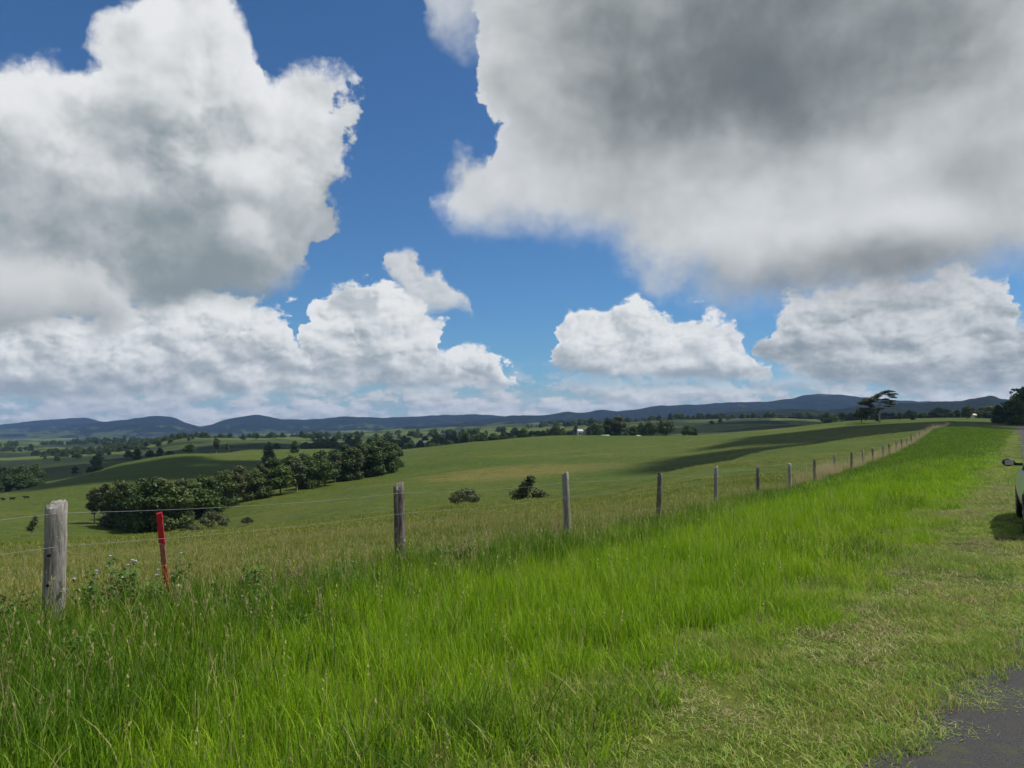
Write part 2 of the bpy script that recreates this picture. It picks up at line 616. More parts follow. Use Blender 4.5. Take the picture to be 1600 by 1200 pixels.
TG = np.linspace(TANS[0], TANS[-1], 400)
ZG = np.array([pchip(TANS, zz[:, j], TG) for j in range(zz.shape[1])]).T   # (tan, logY)

FX0, FM = -8.89, 0.58                       # fence line  x = FX0 + FM*y
FL = math.hypot(1.0, FM)
RX0, RM = 0.25, 0.632                       # road edge
FENCE_Y = [-200, -20, 0, 7.7, 12.3, 17.3, 22.3, 27.1, 32.4, 37.9, 43.6, 49.8, 56.5, 62.5, 75.8, 100, 132, 170]
FENCE_Z = [-1.9, -1.9, -1.9, -2.02, -2.22, -2.42, -2.60, -2.80, -2.97, -3.16, -3.24, -3.28, -3.38, -3.32, -3.32, -3.15, -2.7, -2.0]


def vnoise(x, y, seed=0):
    """smooth value noise, numpy"""
    xi, yi = np.floor(x).astype(np.int64), np.floor(y).astype(np.int64)
    fx, fy = x - xi, y - yi
    fx, fy = fx * fx * (3 - 2 * fx), fy * fy * (3 - 2 * fy)

    def hsh(a, b):
        h = (a * 374761393 + b * 668265263 + seed * 1442695041) & 0x7fffffff
        h = ((h ^ (h >> 13)) * 1274126177) & 0x7fffffff
        return ((h ^ (h >> 16)) & 0xffff) / 65535.0
    return (hsh(xi, yi) * (1 - fx) + hsh(xi + 1, yi) * fx) * (1 - fy) + (hsh(xi, yi + 1) * (1 - fx) + hsh(xi + 1, yi + 1) * fx) * fy - 0.5


def fbm(x, y, seed=0, oct=4):
    s, a = 0, 1.0
    for i in range(oct):
        s = s + a * vnoise(x * 2**i, y * 2**i, seed + i)
        a *= 0.5
    return s


def sstep(a, b, x):
    t = np.clip((x - a) / (b - a), 0, 1)
    return t * t * (3 - 2 * t)


def zcol(x, y):
    r = np.hypot(x, y)
    az = np.arctan2(x, y)
    lim = math.atan(abs(TANS[0])) * 0.999
    azr = math.atan(TANS[-1]) * 0.999

    def look(a):
        t = np.tan(a)
        Y = np.clip(r * np.cos(a), 8.01, 9400.0)
        ti = np.clip((t - TG[0]) / (TG[1] - TG[0]), 0, len(TG) - 1.001)
        yi = np.clip((np.log(Y) - LG[0]) / (LG[1] - LG[0]), 0, len(LG) - 1.001)
        i, j = ti.astype(int), yi.astype(int)
        fi, fj = ti - i, yi - j
        return (ZG[i, j] * (1 - fi) + ZG[i + 1, j] * fi) * (1 - fj) + (ZG[i, j + 1] * (1 - fi) + ZG[i + 1, j + 1] * fi) * fj
    inside = np.clip(az, -lim, azr)
    z = look(inside)
    back = sstep(1.3, math.pi, np.abs(az)) * 0.5
    other = look(np.where(az < 0, azr, -lim) + 0 * az)
    return z * (1 - back) + other * back


def H(x, y):
    x, y = np.atleast_1d(np.asarray(x, float)), np.atleast_1d(np.asarray(y, float))
    w = (FX0 + FM * y - x) / FL                       # metres left of the fence
    along = (x * FM + y) / FL
    yf = (along - FX0 * FM / FL) / FL
    zf = EYE + np.interp(yf, FENCE_Y, FENCE_Z)
    width = np.maximum(((RX0 - FX0) + (RM - FM) * yf) / FL, 4.0)
    fr = np.clip(-w / width, 0, 1)
    near_r = zf * (1 - sstep(0.0, 0.92, fr))
    far = zcol(x, y)
    near_l = zf - 0.075 * np.maximum(w, 0)
    kr = sstep(95.0, 185.0, yf)
    k = np.maximum(sstep(0.0, 26.0, w), kr)
    left = near_l * (1 - k) + far * k
    right = near_r * (1 - kr) + far * kr
    z = np.where(w > 0, left, right)
    r = np.hypot(x, y)
    amp = np.where(w > 0, sstep(2, 40, w), sstep(60, 200, yf))
    z = z + fbm(x / 7.0, y / 7.0, 3, 3) * 0.16 * amp + fbm(x / 60.0, y / 60.0, 11, 3) * np.clip(r / 700.0, 0, 3.5) * amp * sstep(60, 300, r)
    z = z + fbm(x / 260.0, y / 260.0, 19, 4) * 16.0 * sstep(900, 2500, r)
    return z


def h1(x, y):
    return float(H(np.array([x]), np.array([y]))[0])


# ---- ground material
def ground_material():
    m, nt, out = new_mat('pasture')
    pos = position(nt)
    sp = nt.nodes.new('ShaderNodeSeparateXYZ')
    nt.links.new(pos.s, sp.inputs[0])
    X, Y = S(nt, sp.outputs[0]), S(nt, sp.outputs[1])
    r = (X * X + Y * Y)._m('SQRT')
    farw = r.smooth(60.0, 400.0)
    fine = noise(nt, pos, 3.2, 5.0, 0.7)
    med = noise(nt, pos, 0.16, 5.0, 0.6)
    stretched = combine(nt, X * 0.020 + Y * 0.004, Y * 0.055)
    track = noise(nt, stretched, 1.0, 4.0, 0.6, '2D')
    big = noise(nt, pos, 0.0065, 4.0, 0.55)
    g1 = mixc(nt, fine.smooth(0.3, 0.7), (0.040, 0.066, 0.008), (0.088, 0.112, 0.017))
    g2 = mixc(nt, med.smooth(0.35, 0.68), (0.042, 0.080, 0.007), (0.098, 0.114, 0.016))
    col = mixc(nt, 0.6, g1, g2)
    tuss = noise(nt, pos, 0.55, 6.0, 0.72)
    col = mixc(nt, tuss.smooth(0.42, 0.62) * 0.85, col, (0.028, 0.048, 0.006))
    col = mixc(nt, noise(nt, pos, 1.7, 5.0, 0.75).smooth(0.52, 0.66) * 0.7, col, (0.145, 0.142, 0.038))
    col = mixc(nt, track.smooth(0.50, 0.70) * 0.45, col, (0.112, 0.108, 0.025))
    col = mixc(nt, big.smooth(0.45, 0.62) * 0.55, col, (0.036, 0.072, 0.007))
    # dry, reddish seeding grass on the middle of the opposite slope
    def patch(u, v, yy, rx, ry, ang):
        cx = xat(u, v, yy)
        ca, sa = math.cos(ang), math.sin(ang)
        qx = ((X - cx) * ca + (Y - yy) * sa) / rx
        qy = ((Y - yy) * ca - (X - cx) * sa) / ry
        q = (qx * qx + qy * qy)._m('SQRT') + (med - 0.5) * 1.6 + (track - 0.5) * 1.4
        return q.smooth(1.1, 0.5) * (noise(nt, pos, 0.35, 5.0, 0.7).smooth(0.36, 0.58) * 0.75 + 0.25)
    col = mixc(nt, patch(800, 735, 235, 26, 34, 0.1) * 0.8, col, (0.150, 0.122, 0.034))
    col = mixc(nt, patch(910, 730, 235, 22, 22, -0.2) * 0.7, col, (0.115, 0.105, 0.028))
    # mosaic of paddocks, scrub and bush far off
    vor = nt.nodes.new('ShaderNodeTexVoronoi')
    vor.inputs['Scale'].default_value = 0.0042
    warp = nt.nodes.new('ShaderNodeVectorMath')
    warp.operation = 'ADD'
    wn = nt.nodes.new('ShaderNodeTexNoise')
    wn.inputs['Scale'].default_value = 0.004
    nt.links.new(pos.s, wn.inputs['Vector'])
    nt.links.new(pos.s, warp.inputs[0])
    sc = nt.nodes.new('ShaderNodeVectorMath')
    sc.operation = 'SCALE'
    sc.inputs['Scale'].default_value = 220.0
    nt.links.new(wn.outputs['Color'], sc.inputs[0])
    nt.links.new(sc.outputs[0], warp.inputs[1])
    nt.links.new(warp.outputs[0], vor.inputs['Vector'])
    sv = nt.nodes.new('ShaderNodeSeparateColor')
    nt.links.new(vor.outputs['Color'], sv.inputs[0])
    cellv = S(nt, sv.outputs[0])
    scrub = noise(nt, pos, 0.02, 5.0, 0.65)
    fcol = mixc(nt, cellv.smooth(0.25, 0.8), (0.030, 0.050, 0.011), (0.078, 0.105, 0.022))
    fcol = mixc(nt, (scrub + (cellv - 0.5) * -0.25).smooth(0.47, 0.56), fcol, (0.015, 0.025, 0.008))
    col = mixc(nt, r.smooth(620.0, 1000.0), col, fcol)
    hgt = fine * 0.5 + noise(nt, pos, 0.9, 4.0, 0.7) * 1.5
    p = principled(nt, col, 0.9, 0.1)
    nt.links.new(bump(nt, hgt, 0.55, 0.25), p.inputs['Normal'])
    nt.links.new(p.outputs[0], out.inputs[0])
    return m


def build_ground():
    a_in = np.linspace(-0.66, 0.66, 560)
    a_out = np.linspace(0.66, 2 * math.pi - 0.66, 150)[1:-1]
    A = np.concatenate([a_in, a_out])
    R = np.concatenate([np.linspace(0.0, 3.0, 8)[1:], np.exp(np.linspace(math.log(3.3), math.log(9300.0), 330))])
    AA, RR = np.meshgrid(A, R)
    X, Y = RR * np.sin(AA), RR * np.cos(AA)
    Z = H(X.ravel(), Y.ravel())
    nA, nR = len(A), len(R)
    V = np.stack([X.ravel(), Y.ravel(), Z], 1)
    V = np.concatenate([V, [[0, 0, h1(0, 0)]]])
    i, j = np.meshgrid(np.arange(nR - 1), np.arange(nA), indexing='ij')
    j2 = (j + 1) % nA
    Q = np.stack([i * nA + j, (i + 1) * nA + j, (i + 1) * nA + j2, i * nA + j2], -1).reshape(-1, 4)
    c = len(V) - 1
    T = np.stack([np.full(nA, c), np.arange(nA), (np.arange(nA) + 1) % nA], 1)
    obj('ground', mesh_np('ground', V, [Q[:, ::-1], T[:, ::-1]], ground_material(), smooth=True), kind='structure')


build_ground()


# ---- mountains
def mountain_material(name, forest, clearing, amount):
    m, nt, out = new_mat(name)
    pos = position(nt)
    n1 = noise(nt, pos, 0.004, 6.0, 0.65)
    n2 = noise(nt, pos, 0.02, 5.0, 0.7)
    col = mixc(nt, n2.smooth(0.3, 0.7), tuple(c * 0.7 for c in forest), tuple(c * 1.35 for c in forest))
    sp = nt.nodes.new('ShaderNodeSeparateXYZ')
    nt.links.new(pos.s, sp.inputs[0])
    low = S(nt, sp.outputs[2]).smooth(30.0, -90.0)
    col = mixc(nt, (n1 + low * 0.16).smooth(0.62, 0.68) * amount, col, clearing)
    p = principled(nt, col, 0.95, 0.05)
    nt.links.new(bump(nt, n2, 0.8, 30.0), p.inputs['Normal'])
    nt.links.new(p.outputs[0], out.inputs[0])
    return m


def mountain_range(name, ridge, Y, depth, mat, seed, rough):
    """ridge: skyline points (u, v) of a range whose crest runs at distance Y"""
    U = np.linspace(ridge[0][0], ridge[-1][0], 420)
    hv = np.array([zat(u, v, Y) for u, v in zip(U, np.interp(U, [p[0] for p in ridge], [p[1] for p in ridge]))])
    ker = np.hanning(7)
    hv = np.convolve(np.pad(hv, 3, mode='edge'), ker / ker.sum(), 'valid')
    T = np.linspace(0, 1, 46)
    UU, TT = np.meshgrid(U, T)
    yy = Y - depth * (1 - TT * 1.0) * (1.0) + np.where(TT > 0.85, (TT - 0.85) * depth * 1.5, 0)
    xx = (UU - 800) / F * yy
    base = H(xx.ravel(), np.minimum(yy.ravel(), 9200)).reshape(xx.shape) - 6.0
    prof = np.where(TT <= 0.85, np.clip(TT / 0.85, 0, 1) ** 1.7, 1 - ((TT - 0.85) / 0.15) ** 1.6)
    spur = fbm(xx / 420.0, yy / 900.0, seed, 5)
    spur = 1.0 - np.abs(spur) * 2.2
    crest = hv[None, :]
    mid = np.sin(np.clip(TT / 0.85, 0, 1) * math.pi) * (TT <= 0.85)
    z = base + (crest - base) * np.clip(prof, 0, 1) + (spur - 0.62) * rough * mid
    z = z + fbm(xx / 60.0, yy / 60.0, seed + 9, 3) * 7.0 * np.clip(TT * 3, 0, 1)
    V = np.stack([xx.ravel(), yy.ravel(), z.ravel()], 1)
    nU, nT = len(U), len(T)
    i, j = np.meshgrid(np.arange(nT - 1), np.arange(nU - 1), indexing='ij')
    Q = np.stack([i * nU + j, i * nU + j + 1, (i + 1) * nU + j + 1, (i + 1) * nU + j], -1).reshape(-1, 4)
    obj(name, mesh_np(name, V, Q, mat, smooth=True), kind='structure')


MM = mountain_material('forested_range', (0.008, 0.013, 0.008), (0.06, 0.085, 0.028), 0.7)  # forest green set darker, standing in for cloud shade on the ranges
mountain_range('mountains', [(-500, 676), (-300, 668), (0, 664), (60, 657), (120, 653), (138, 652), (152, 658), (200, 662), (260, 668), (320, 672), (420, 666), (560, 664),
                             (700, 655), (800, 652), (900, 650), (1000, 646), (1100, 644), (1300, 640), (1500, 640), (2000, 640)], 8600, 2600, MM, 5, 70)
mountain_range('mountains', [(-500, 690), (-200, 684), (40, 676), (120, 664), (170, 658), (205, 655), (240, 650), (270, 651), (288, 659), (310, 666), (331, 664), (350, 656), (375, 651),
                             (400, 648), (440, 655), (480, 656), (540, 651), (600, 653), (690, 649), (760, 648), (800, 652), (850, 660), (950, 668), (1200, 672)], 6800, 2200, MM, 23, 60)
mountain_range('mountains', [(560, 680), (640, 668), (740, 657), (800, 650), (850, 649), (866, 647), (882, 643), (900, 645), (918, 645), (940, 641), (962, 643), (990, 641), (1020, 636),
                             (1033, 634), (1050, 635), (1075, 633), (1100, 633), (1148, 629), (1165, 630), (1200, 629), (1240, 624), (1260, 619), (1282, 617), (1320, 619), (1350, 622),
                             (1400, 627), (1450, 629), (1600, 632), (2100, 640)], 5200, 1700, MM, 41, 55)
MF = mountain_material('near_forest', (0.008, 0.013, 0.006), (0.06, 0.085, 0.028), 0.6)  # forest tone lowered here too, in place of cloud shade
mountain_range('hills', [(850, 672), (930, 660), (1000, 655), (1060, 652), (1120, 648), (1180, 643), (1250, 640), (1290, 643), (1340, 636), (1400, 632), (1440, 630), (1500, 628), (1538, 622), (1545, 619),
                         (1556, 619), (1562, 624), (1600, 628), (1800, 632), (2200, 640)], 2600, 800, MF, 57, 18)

# ------------------------------------------------------------------ road
def road_left(y):
    """x of the broken asphalt edge"""
    return RX0 + RM * y - 1.10 * np.exp(-((y - 3.7) / 2.9) ** 2) + fbm(y / 1.1, y * 0 + 3.3, 5, 4) * 0.60 * np.exp(-np.clip(y, 0, 99) / 30)


def build_road():
    m, nt, out = new_mat('asphalt')
    pos = position(nt)
    grit = noise(nt, pos, 90.0, 3.0, 0.7)
    blotch = noise(nt, pos, 1.3, 5.0, 0.65)
    moss = noise(nt, pos, 3.1, 5.0, 0.65)
    col = mixc(nt, grit.smooth(0.3, 0.75), (0.022, 0.022, 0.023), (0.062, 0.060, 0.059))
    col = mixc(nt, blotch.smooth(0.4, 0.7) * 0.5, col, (0.050, 0.045, 0.038))
    col = mixc(nt, moss.smooth(0.56, 0.70) * 0.7, col, (0.055, 0.062, 0.022))
    p = principled(nt, col, 0.85, 0.25)
    nt.links.new(bump(nt, grit, 0.6, 0.006), p.inputs['Normal'])
    nt.links.new(p.outputs[0], out.inputs[0])
    ys = np.concatenate([np.arange(-30, -2, 1.0), np.arange(-2, 20, 0.12), np.arange(20, 60, 0.8), np.arange(60, 420, 4.0)])
    K = 14
    V = []
    for k in range(K):
        f = k / (K - 1)
        x = road_left(ys) + f * 6.6
        V.append(np.stack([x, ys - f * 6.6 * 0.0, H(x, ys) + 0.016 + 0.03 * math.sin(f * math.pi)], 1))
    V = np.array(V)
    n = len(ys)
    i, j = np.meshgrid(np.arange(K - 1), np.arange(n - 1), indexing='ij')
    Q = np.stack([i * n + j, (i + 1) * n + j, (i + 1) * n + j + 1, i * n + j + 1], -1).reshape(-1, 4)
    obj('road', mesh_np('road', V.reshape(-1, 3), Q, m, smooth=True), kind='structure')


build_road()

# ------------------------------------------------------------------ instancing tool for what cannot be counted
def blade_mesh(name, n, R, h, wd, lean, segs, mat, seed, dry_share=0.0, stems=0, stem_h=(0.5, 0.8), flat=0.0):
    rg = np.random.default_rng(seed)
    V, Q, T, rn, dr = [], [], [], [], []
    o = 0

    def blade(px, py, hh, ww, le, r_, d_, sg, droop):
        nonlocal o
        a = rg.uniform(0, 2 * math.pi)
        la = rg.uniform(0, 2 * math.pi)
        cx, cy = math.cos(a), math.sin(a)
        lx, ly = math.cos(la), math.sin(la)
        pts = []
        for s in range(sg + 1):
            t = s / sg
            off = le * t * t * hh
            z = hh * (t - droop * t * t * t)
            w_ = ww * (1 - t) ** 0.6 * (0.75 + 0.25 * min(1, t * 4)) * 0.5
            bx_, by_ = px + lx * off, py + ly * off
            if s == sg:
                pts.append((bx_, by_, z))
            else:
                pts.append((bx_ - cx * w_, by_ - cy * w_, z))
                pts.append((bx_ + cx * w_, by_ + cy * w_, z))
        V.extend(pts)
        for s in range(sg - 1):
            Q.append((o + 2 * s, o + 2 * s + 1, o + 2 * s + 3, o + 2 * s + 2))
        T.append((o + 2 * sg - 2, o + 2 * sg - 1, o + 2 * sg))
        rn.extend([r_] * len(pts))
        dr.extend([d_] * len(pts))
        o += len(pts)
    for i in range(n):
        rr, aa = R * math.sqrt(rg.uniform()), rg.uniform(0, 2 * math.pi)
        blade(rr * math.cos(aa), rr * math.sin(aa), rg.uniform(*h), wd * rg.uniform(0.6, 1.3), rg.uniform(0.05, lean), rg.uniform(), float(rg.uniform() < dry_share) * rg.uniform(0.5, 1.0), segs, rg.uniform(0, 0.45))
    for i in range(stems):
        rr, aa = R * math.sqrt(rg.uniform()), rg.uniform(0, 2 * math.pi)
        px, py, hh = rr * math.cos(aa), rr * math.sin(aa), rg.uniform(*stem_h)
        la, le = rg.uniform(0, 2 * math.pi), rg.uniform(0.05, 0.35)
        d_ = rg.uniform(0.55, 1.0)
        prev = None
        for s in range(4):
            t = s / 3
            c = (px + math.cos(la) * le * t * t * hh, py + math.sin(la) * le * t * t * hh, hh * t)
            w_ = 0.0016
            V.extend([(c[0] - w_, c[1], c[2]), (c[0] + w_, c[1], c[2])])
            rn.extend([0.8] * 2)
            dr.extend([d_] * 2)
            if prev is not None:
                Q.append((prev, prev + 1, o + 1, o))
            prev = o
            o += 2
        for k in range(7):                       # seed head
            t = 1 - 0.035 * k
            c = np.array([px + math.cos(la) * le * t * t * hh, py + math.sin(la) * le * t * t * hh, hh * t])
            dv = rg.normal(size=3) * 0.012 + np.array([0, 0, 0.012])
            sd = rg.normal(size=3) * 0.004
            V.extend([tuple(c - sd), tuple(c + sd), tuple(c + dv)])
            T.append((o, o + 1, o + 2))
            rn.extend([0.9] * 3)
            dr.extend([d_] * 3)
            o += 3
    return mesh_np(name, V, [np.array(Q), np.array(T)], mat, {'rnd': ('FLOAT', rn), 'dry': ('FLOAT', dr)})


def source_collection(name, meshes):
    c = bpy.data.collections.new(name)
    for i, me in enumerate(meshes):
        c.objects.link(bpy.data.objects.new('source_%02d_%s' % (i, me.name), me))
    return c


def scatter(name, pts, rotz, scl, idx, coll, tilt=None, **props):
    n = len(pts)
    rot = np.zeros((n, 3))
    rot[:, 2] = rotz
    if tilt is not None:
        rot[:, 0:2] = tilt
    me = mesh_np(name, pts, [], None, {'rot': ('FLOAT_VECTOR', rot), 'scl': ('FLOAT_VECTOR', scl), 'idx': ('INT', idx)})
    o = obj(name, me, **props)
    ng = bpy.data.node_groups.new(name + '_spread', 'GeometryNodeTree')
    ng.interface.new_socket('Geometry', in_out='INPUT', socket_type='NodeSocketGeometry')
    ng.interface.new_socket('Geometry', in_out='OUTPUT', socket_type='NodeSocketGeometry')
    gi, go = ng.nodes.new('NodeGroupInput'), ng.nodes.new('NodeGroupOutput')
    ci = ng.nodes.new('GeometryNodeCollectionInfo')
    ci.inputs['Collection'].default_value = coll
    ci.inputs['Separate Children'].default_value = True
    ci.inputs['Reset Children'].default_value = True
    ip = ng.nodes.new('GeometryNodeInstanceOnPoints')
    ip.inputs['Pick Instance'].default_value = True

    def na(an, typ):
        q = ng.nodes.new('GeometryNodeInputNamedAttribute')
        q.data_type = typ
        q.inputs['Name'].default_value = an
        return next(s for s in q.outputs if s.enabled)
    e2r = ng.nodes.new('FunctionNodeEulerToRotation')
    ng.links.new(na('rot', 'FLOAT_VECTOR'), e2r.inputs[0])
    ng.links.new(e2r.outputs[0], ip.inputs['Rotation'])
    ng.links.new(na('scl', 'FLOAT_VECTOR'), ip.inputs['Scale'])
    ng.links.new(na('idx', 'INT'), ip.inputs['Instance Index'])
    ng.links.new(gi.outputs[0], ip.inputs['Points'])
    ng.links.new(ci.outputs[0], ip.inputs['Instance'])
    ng.links.new(ip.outputs[0], go.inputs[0])
    md = o.modifiers.new('spread', 'NODES')
    md.node_group = ng
    return o


def in_view(x, y, margin=0.10, near=0.6):
    return (y > near) & (np.abs(x) < (0.643 + margin) * y + 1.6)


def edge_dist(x, y):
    """metres left of the asphalt edge, and metres left of the fence"""
    return (road_left(y) - x) / math.hypot(1, RM), (FX0 + FM * y - x) / FL


VERGE = 1.35      # width of the mown strip

G_TALL = leaf_mat('verge_grass', [(0.00, (0.115, 0.247, 0.009)), (0.45, (0.209, 0.375, 0.011)), (0.80, (0.310, 0.465, 0.017)), (1.00, (0.404, 0.491, 0.044))], 0.45, dry=(0.42, 0.36, 0.17), scale=0.35)
G_PAST = leaf_mat('paddock_grass', [(0.00, (0.090, 0.150, 0.016)), (0.40, (0.156, 0.219, 0.027)), (0.75, (0.231, 0.256, 0.045)), (1.00, (0.325, 0.294, 0.077))], 0.35, dry=(0.44, 0.36, 0.18), scale=0.28)
G_MOWN = leaf_mat('mown_grass', [(0.00, (0.127, 0.243, 0.027)), (0.45, (0.234, 0.373, 0.045)), (0.80, (0.389, 0.455, 0.090)), (1.00, (0.545, 0.495, 0.151))], 0.32, dry=(0.40, 0.31, 0.16), scale=1.6)


G_DEEP = leaf_mat('deep_verge_grass', [(0.0, (0.045, 0.115, 0.008)), (0.5, (0.092, 0.195, 0.010)), (0.85, (0.155, 0.270, 0.018)), (1.0, (0.26, 0.31, 0.06))], 0.40, dry=(0.42, 0.36, 0.17), scale=0.35)


def spread_points(x0, x1, y0, y1, dens, keep, seed):
    rg = np.random.default_rng(seed)
    n = int((x1 - x0) * (y1 - y0) * dens)
    x, y = rg.uniform(x0, x1, n), rg.uniform(y0, y1, n)
    k = keep(x, y) & in_view(x, y)
    return x[k], y[k]


def build_grass():
    rg = np.random.default_rng(31)
    # tall roadside grass
    tall = [blade_mesh('tall_tuft', 56, 0.20, (0.16, 0.40), 0.0080, 0.42, 4, G_TALL, 100 + i, 0.05, 1 if i == 2 else 0, (0.30, 0.55)) for i in range(5)]
    far_tall = [blade_mesh('tall_patch', 60, 0.34, (0.18, 0.40), 0.016, 0.45, 3, G_TALL, 120 + i, 0.02) for i in range(3)]
    deep = [blade_mesh('deep_tuft', 46, 0.22, (0.22, 0.50), 0.0095, 0.6, 4, G_DEEP, 140 + i, 0.05, 1 if i % 2 else 0, (0.40, 0.60)) for i in range(4)]
    ctall = source_collection('tall_tufts', tall + far_tall + deep + [blade_mesh('deep_patch', 60, 0.34, (0.18, 0.42), 0.016, 0.45, 3, G_DEEP, 150, 0.03)])
    PX, PY, IX, SC = [], [], [], []

    def strip(x, y):
        e, f = edge_dist(x, y)
        j = fbm(x / 0.9, y / 0.9, 77, 3) * 0.55
        return (e > VERGE + j) & (f < -0.55 + fbm(x / 2.0, y / 2.0, 78, 3) * 2.0)
    for (y0, y1, dens, lo, hi) in ((0.6, 9, 26, 0, 5), (9, 18, 17, 0, 5), (18, 34, 9, 5, 8), (34, 70, 5, 5, 8), (70, 190, 2.0, 5, 8)):
        x, y = spread_points(-9, 0.66 * y1 + 2, y0, y1, dens, strip, 500 + int(y0))
        PX.append(x); PY.append(y)
        IX.append(rg.integers(lo, hi, len(x)))
        SC.append(np.full(len(x), 1.0))
    x, y, ix = np.concatenate(PX), np.concatenate(PY), np.concatenate(IX)
    e, f = edge_dist(x, y)
    # a coarser, deeper green grass grows towards the fence
    pd = sstep(-3.6, -0.6, f + fbm(x / 1.5, y / 1.5, 61, 3) * 2.4) * 0.85
    pd = np.maximum(pd, 0.85 * sstep(-1.5, -3.4, x + fbm(x / 1.2, y / 1.2, 64, 3) * 1.6) * (y < 9.5))
    pd = np.maximum(pd, 0.40 * sstep(0.12, 0.40, fbm(x / 1.6, y / 2.2, 66, 3)))
    pick = rg.uniform(size=len(x)) < np.maximum(pd, 0.95 * sstep(18, 50, y))
    ix = np.where(pick, np.where(y < 30, rg.integers(8, 12, len(x)), 12), ix)
    s = 0.78 + 0.5 * sstep(0, 2.5, e - VERGE) * (0.75 + fbm(x / 1.7, y / 1.7, 9, 3) * 0.6)
    s *= rg.uniform(0.85, 1.15, len(x)) * np.where(y > 34, 1.15, 1.0)
    s *= np.where(e - VERGE < 0.5, 0.7, 1.0)
    scl = np.stack([np.ones_like(s), np.ones_like(s), s], 1)
    scl[:, :2] *= np.where(y > 34, 1.6, 1.0)[:, None]
    # a breeze leans the blades the same way
    tilt = np.stack([rg.normal(0.05, 0.12, len(x)), rg.normal(-0.05, 0.12, len(x))], 1)
    scatter('tall_grass', np.stack([x, y, H(x, y) - 0.02], 1), rg.uniform(0, 6.28, len(x)), scl, ix, ctall, kind='stuff', label='bright green uncut grass between the road verge and the fence', category='grass')
    # paddock grass
    pas = [blade_mesh('paddock_tuft', 46, 0.30, (0.07, 0.26), 0.010, 0.9, 3, G_PAST, 200 + i, 0.08, 2, (0.2, 0.42)) for i in range(5)]
    farp = [blade_mesh('paddock_patch', 60, 0.75, (0.07, 0.22), 0.030, 0.9, 2, G_PAST, 220 + i, 0.08) for i in range(3)]
    cp = source_collection('paddock_tufts', pas + farp)
    PX, PY, IX = [], [], []

    def pad(x, y):
        e, f = edge_dist(x, y)
        return (f > -1.5 + fbm(x / 1.3, y / 1.3, 79, 3) * 1.5) & ((y < 60) | (fbm(x / 9.0, y / 14.0, 45, 3) > -0.05))
    for (y0, y1, dens, lo, hi) in ((4, 16, 11, 0, 5), (16, 32, 6, 0, 5), (32, 60, 2.2, 5, 8), (60, 110, 1.0, 5, 8), (110, 180, 0.5, 5, 8), (180, 330, 0.16, 5, 8)):
        x, y = spread_points(-0.75 * y1 - 2, 0.66 * y1, y0, y1, dens, pad, 600 + y0)
        PX.append(x); PY.append(y); IX.append(rg.integers(lo, hi, len(x)))
    x, y, ix = np.concatenate(PX), np.concatenate(PY), np.concatenate(IX)
    e, f = edge_dist(x, y)
    s = (0.8 + fbm(x / 4.0, y / 4.0, 13, 3) * 0.7) * rg.uniform(0.75, 1.2, len(x))
    scl = np.stack([np.ones_like(s), np.ones_like(s), np.clip(s, 0.35, 1.6)], 1)
    scl[:, 2] *= np.where(y > 60, 0.7, 1.0)
    scatter('paddock_grass', np.stack([x, y, H(x, y) - 0.015], 1), rg.uniform(0, 6.28, len(x)), scl, ix, cp, kind='stuff', label='yellowish seeding pasture grass on the slope beyond the fence', category='grass')
    # mown verge
    mo = [blade_mesh('mown_tuft', 50, 0.14, (0.018, 0.065), 0.0075, 1.9, 2, G_MOWN, 300 + i, 0.20) for i in range(5)]
    fm = [blade_mesh('mown_patch', 60, 0.34, (0.02, 0.07), 0.016, 1.6, 2, G_MOWN, 320 + i, 0.20) for i in range(3)]
    cm = source_collection('mown_tufts', mo + fm)
    PX, PY, IX = [], [], []

    def mown(x, y):
        e, f = edge_dist(x, y)
        j = fbm(x / 0.5, y / 0.5, 81, 3)
        return (e > -0.05 + j * 0.35) & (e < VERGE + 0.7)
    for (y0, y1, dens, lo, hi) in ((0.6, 8, 120, 0, 5), (8, 16, 60, 0, 5), (16, 36, 14, 5, 8), (36, 120, 4, 5, 8)):
        x, y = spread_points(-4, 0.66 * y1 + 1.5, y0, y1, dens, mown, 700 + int(y0))
        PX.append(x); PY.append(y); IX.append(rg.integers(lo, hi, len(x)))
    # tongues of grass growing over the asphalt
    xx, yy = spread_points(0.5, 12, 0.8, 16, 110, lambda x, y: (edge_dist(x, y)[0] < 0.15) & (edge_dist(x, y)[0] > -1.3) & (fbm(x / 0.55, y / 0.4, 91, 4) > -0.16 - 0.40 * np.clip(edge_dist(x, y)[0], -1.3, 0)), 799)
    PX.append(xx); PY.append(yy); IX.append(rg.integers(0, 5, len(xx)))
    x, y, ix = np.concatenate(PX), np.concatenate(PY), np.concatenate(IX)
    e, f = edge_dist(x, y)
    s = (0.85 + fbm(x / 0.6, y / 0.6, 15, 4) * 1.7) * (1.0 + 0.8 * sstep(VERGE * 0.6, VERGE + 0.5, e))
    s = np.clip(s, 0.3, 2.6)
    scl = np.stack([np.ones_like(s), np.ones_like(s), s], 1)
    scatter('mown_grass', np.stack([x, y, H(x, y) - 0.004 + np.where(e < 0.05, 0.020, 0)], 1), rg.uniform(0, 6.28, len(x)), scl, ix, cm, kind='stuff', label='short mown grass strewn with dry clippings along the asphalt edge', category='grass')
    # dry clippings lying on the mown strip
    G_CLIP = leaf_mat('clippings', [(0.0, (0.20, 0.15, 0.075)), (0.5, (0.34, 0.28, 0.14)), (1.0, (0.46, 0.40, 0.22))], 0.2, dry=(0.5, 0.42, 0.24))
    cl = [blade_mesh('clipping', 16, 0.10, (0.012, 0.03), 0.006, 3.2, 2, G_CLIP, 350 + i) for i in range(3)]
    ccl = source_collection('clipping_tufts', cl)
    x, y = spread_points(-3, 13, 0.6, 24, 90, lambda x, y: mown(x, y) & (fbm(x / 0.9, y / 0.9, 95, 3) > 0.10), 771)
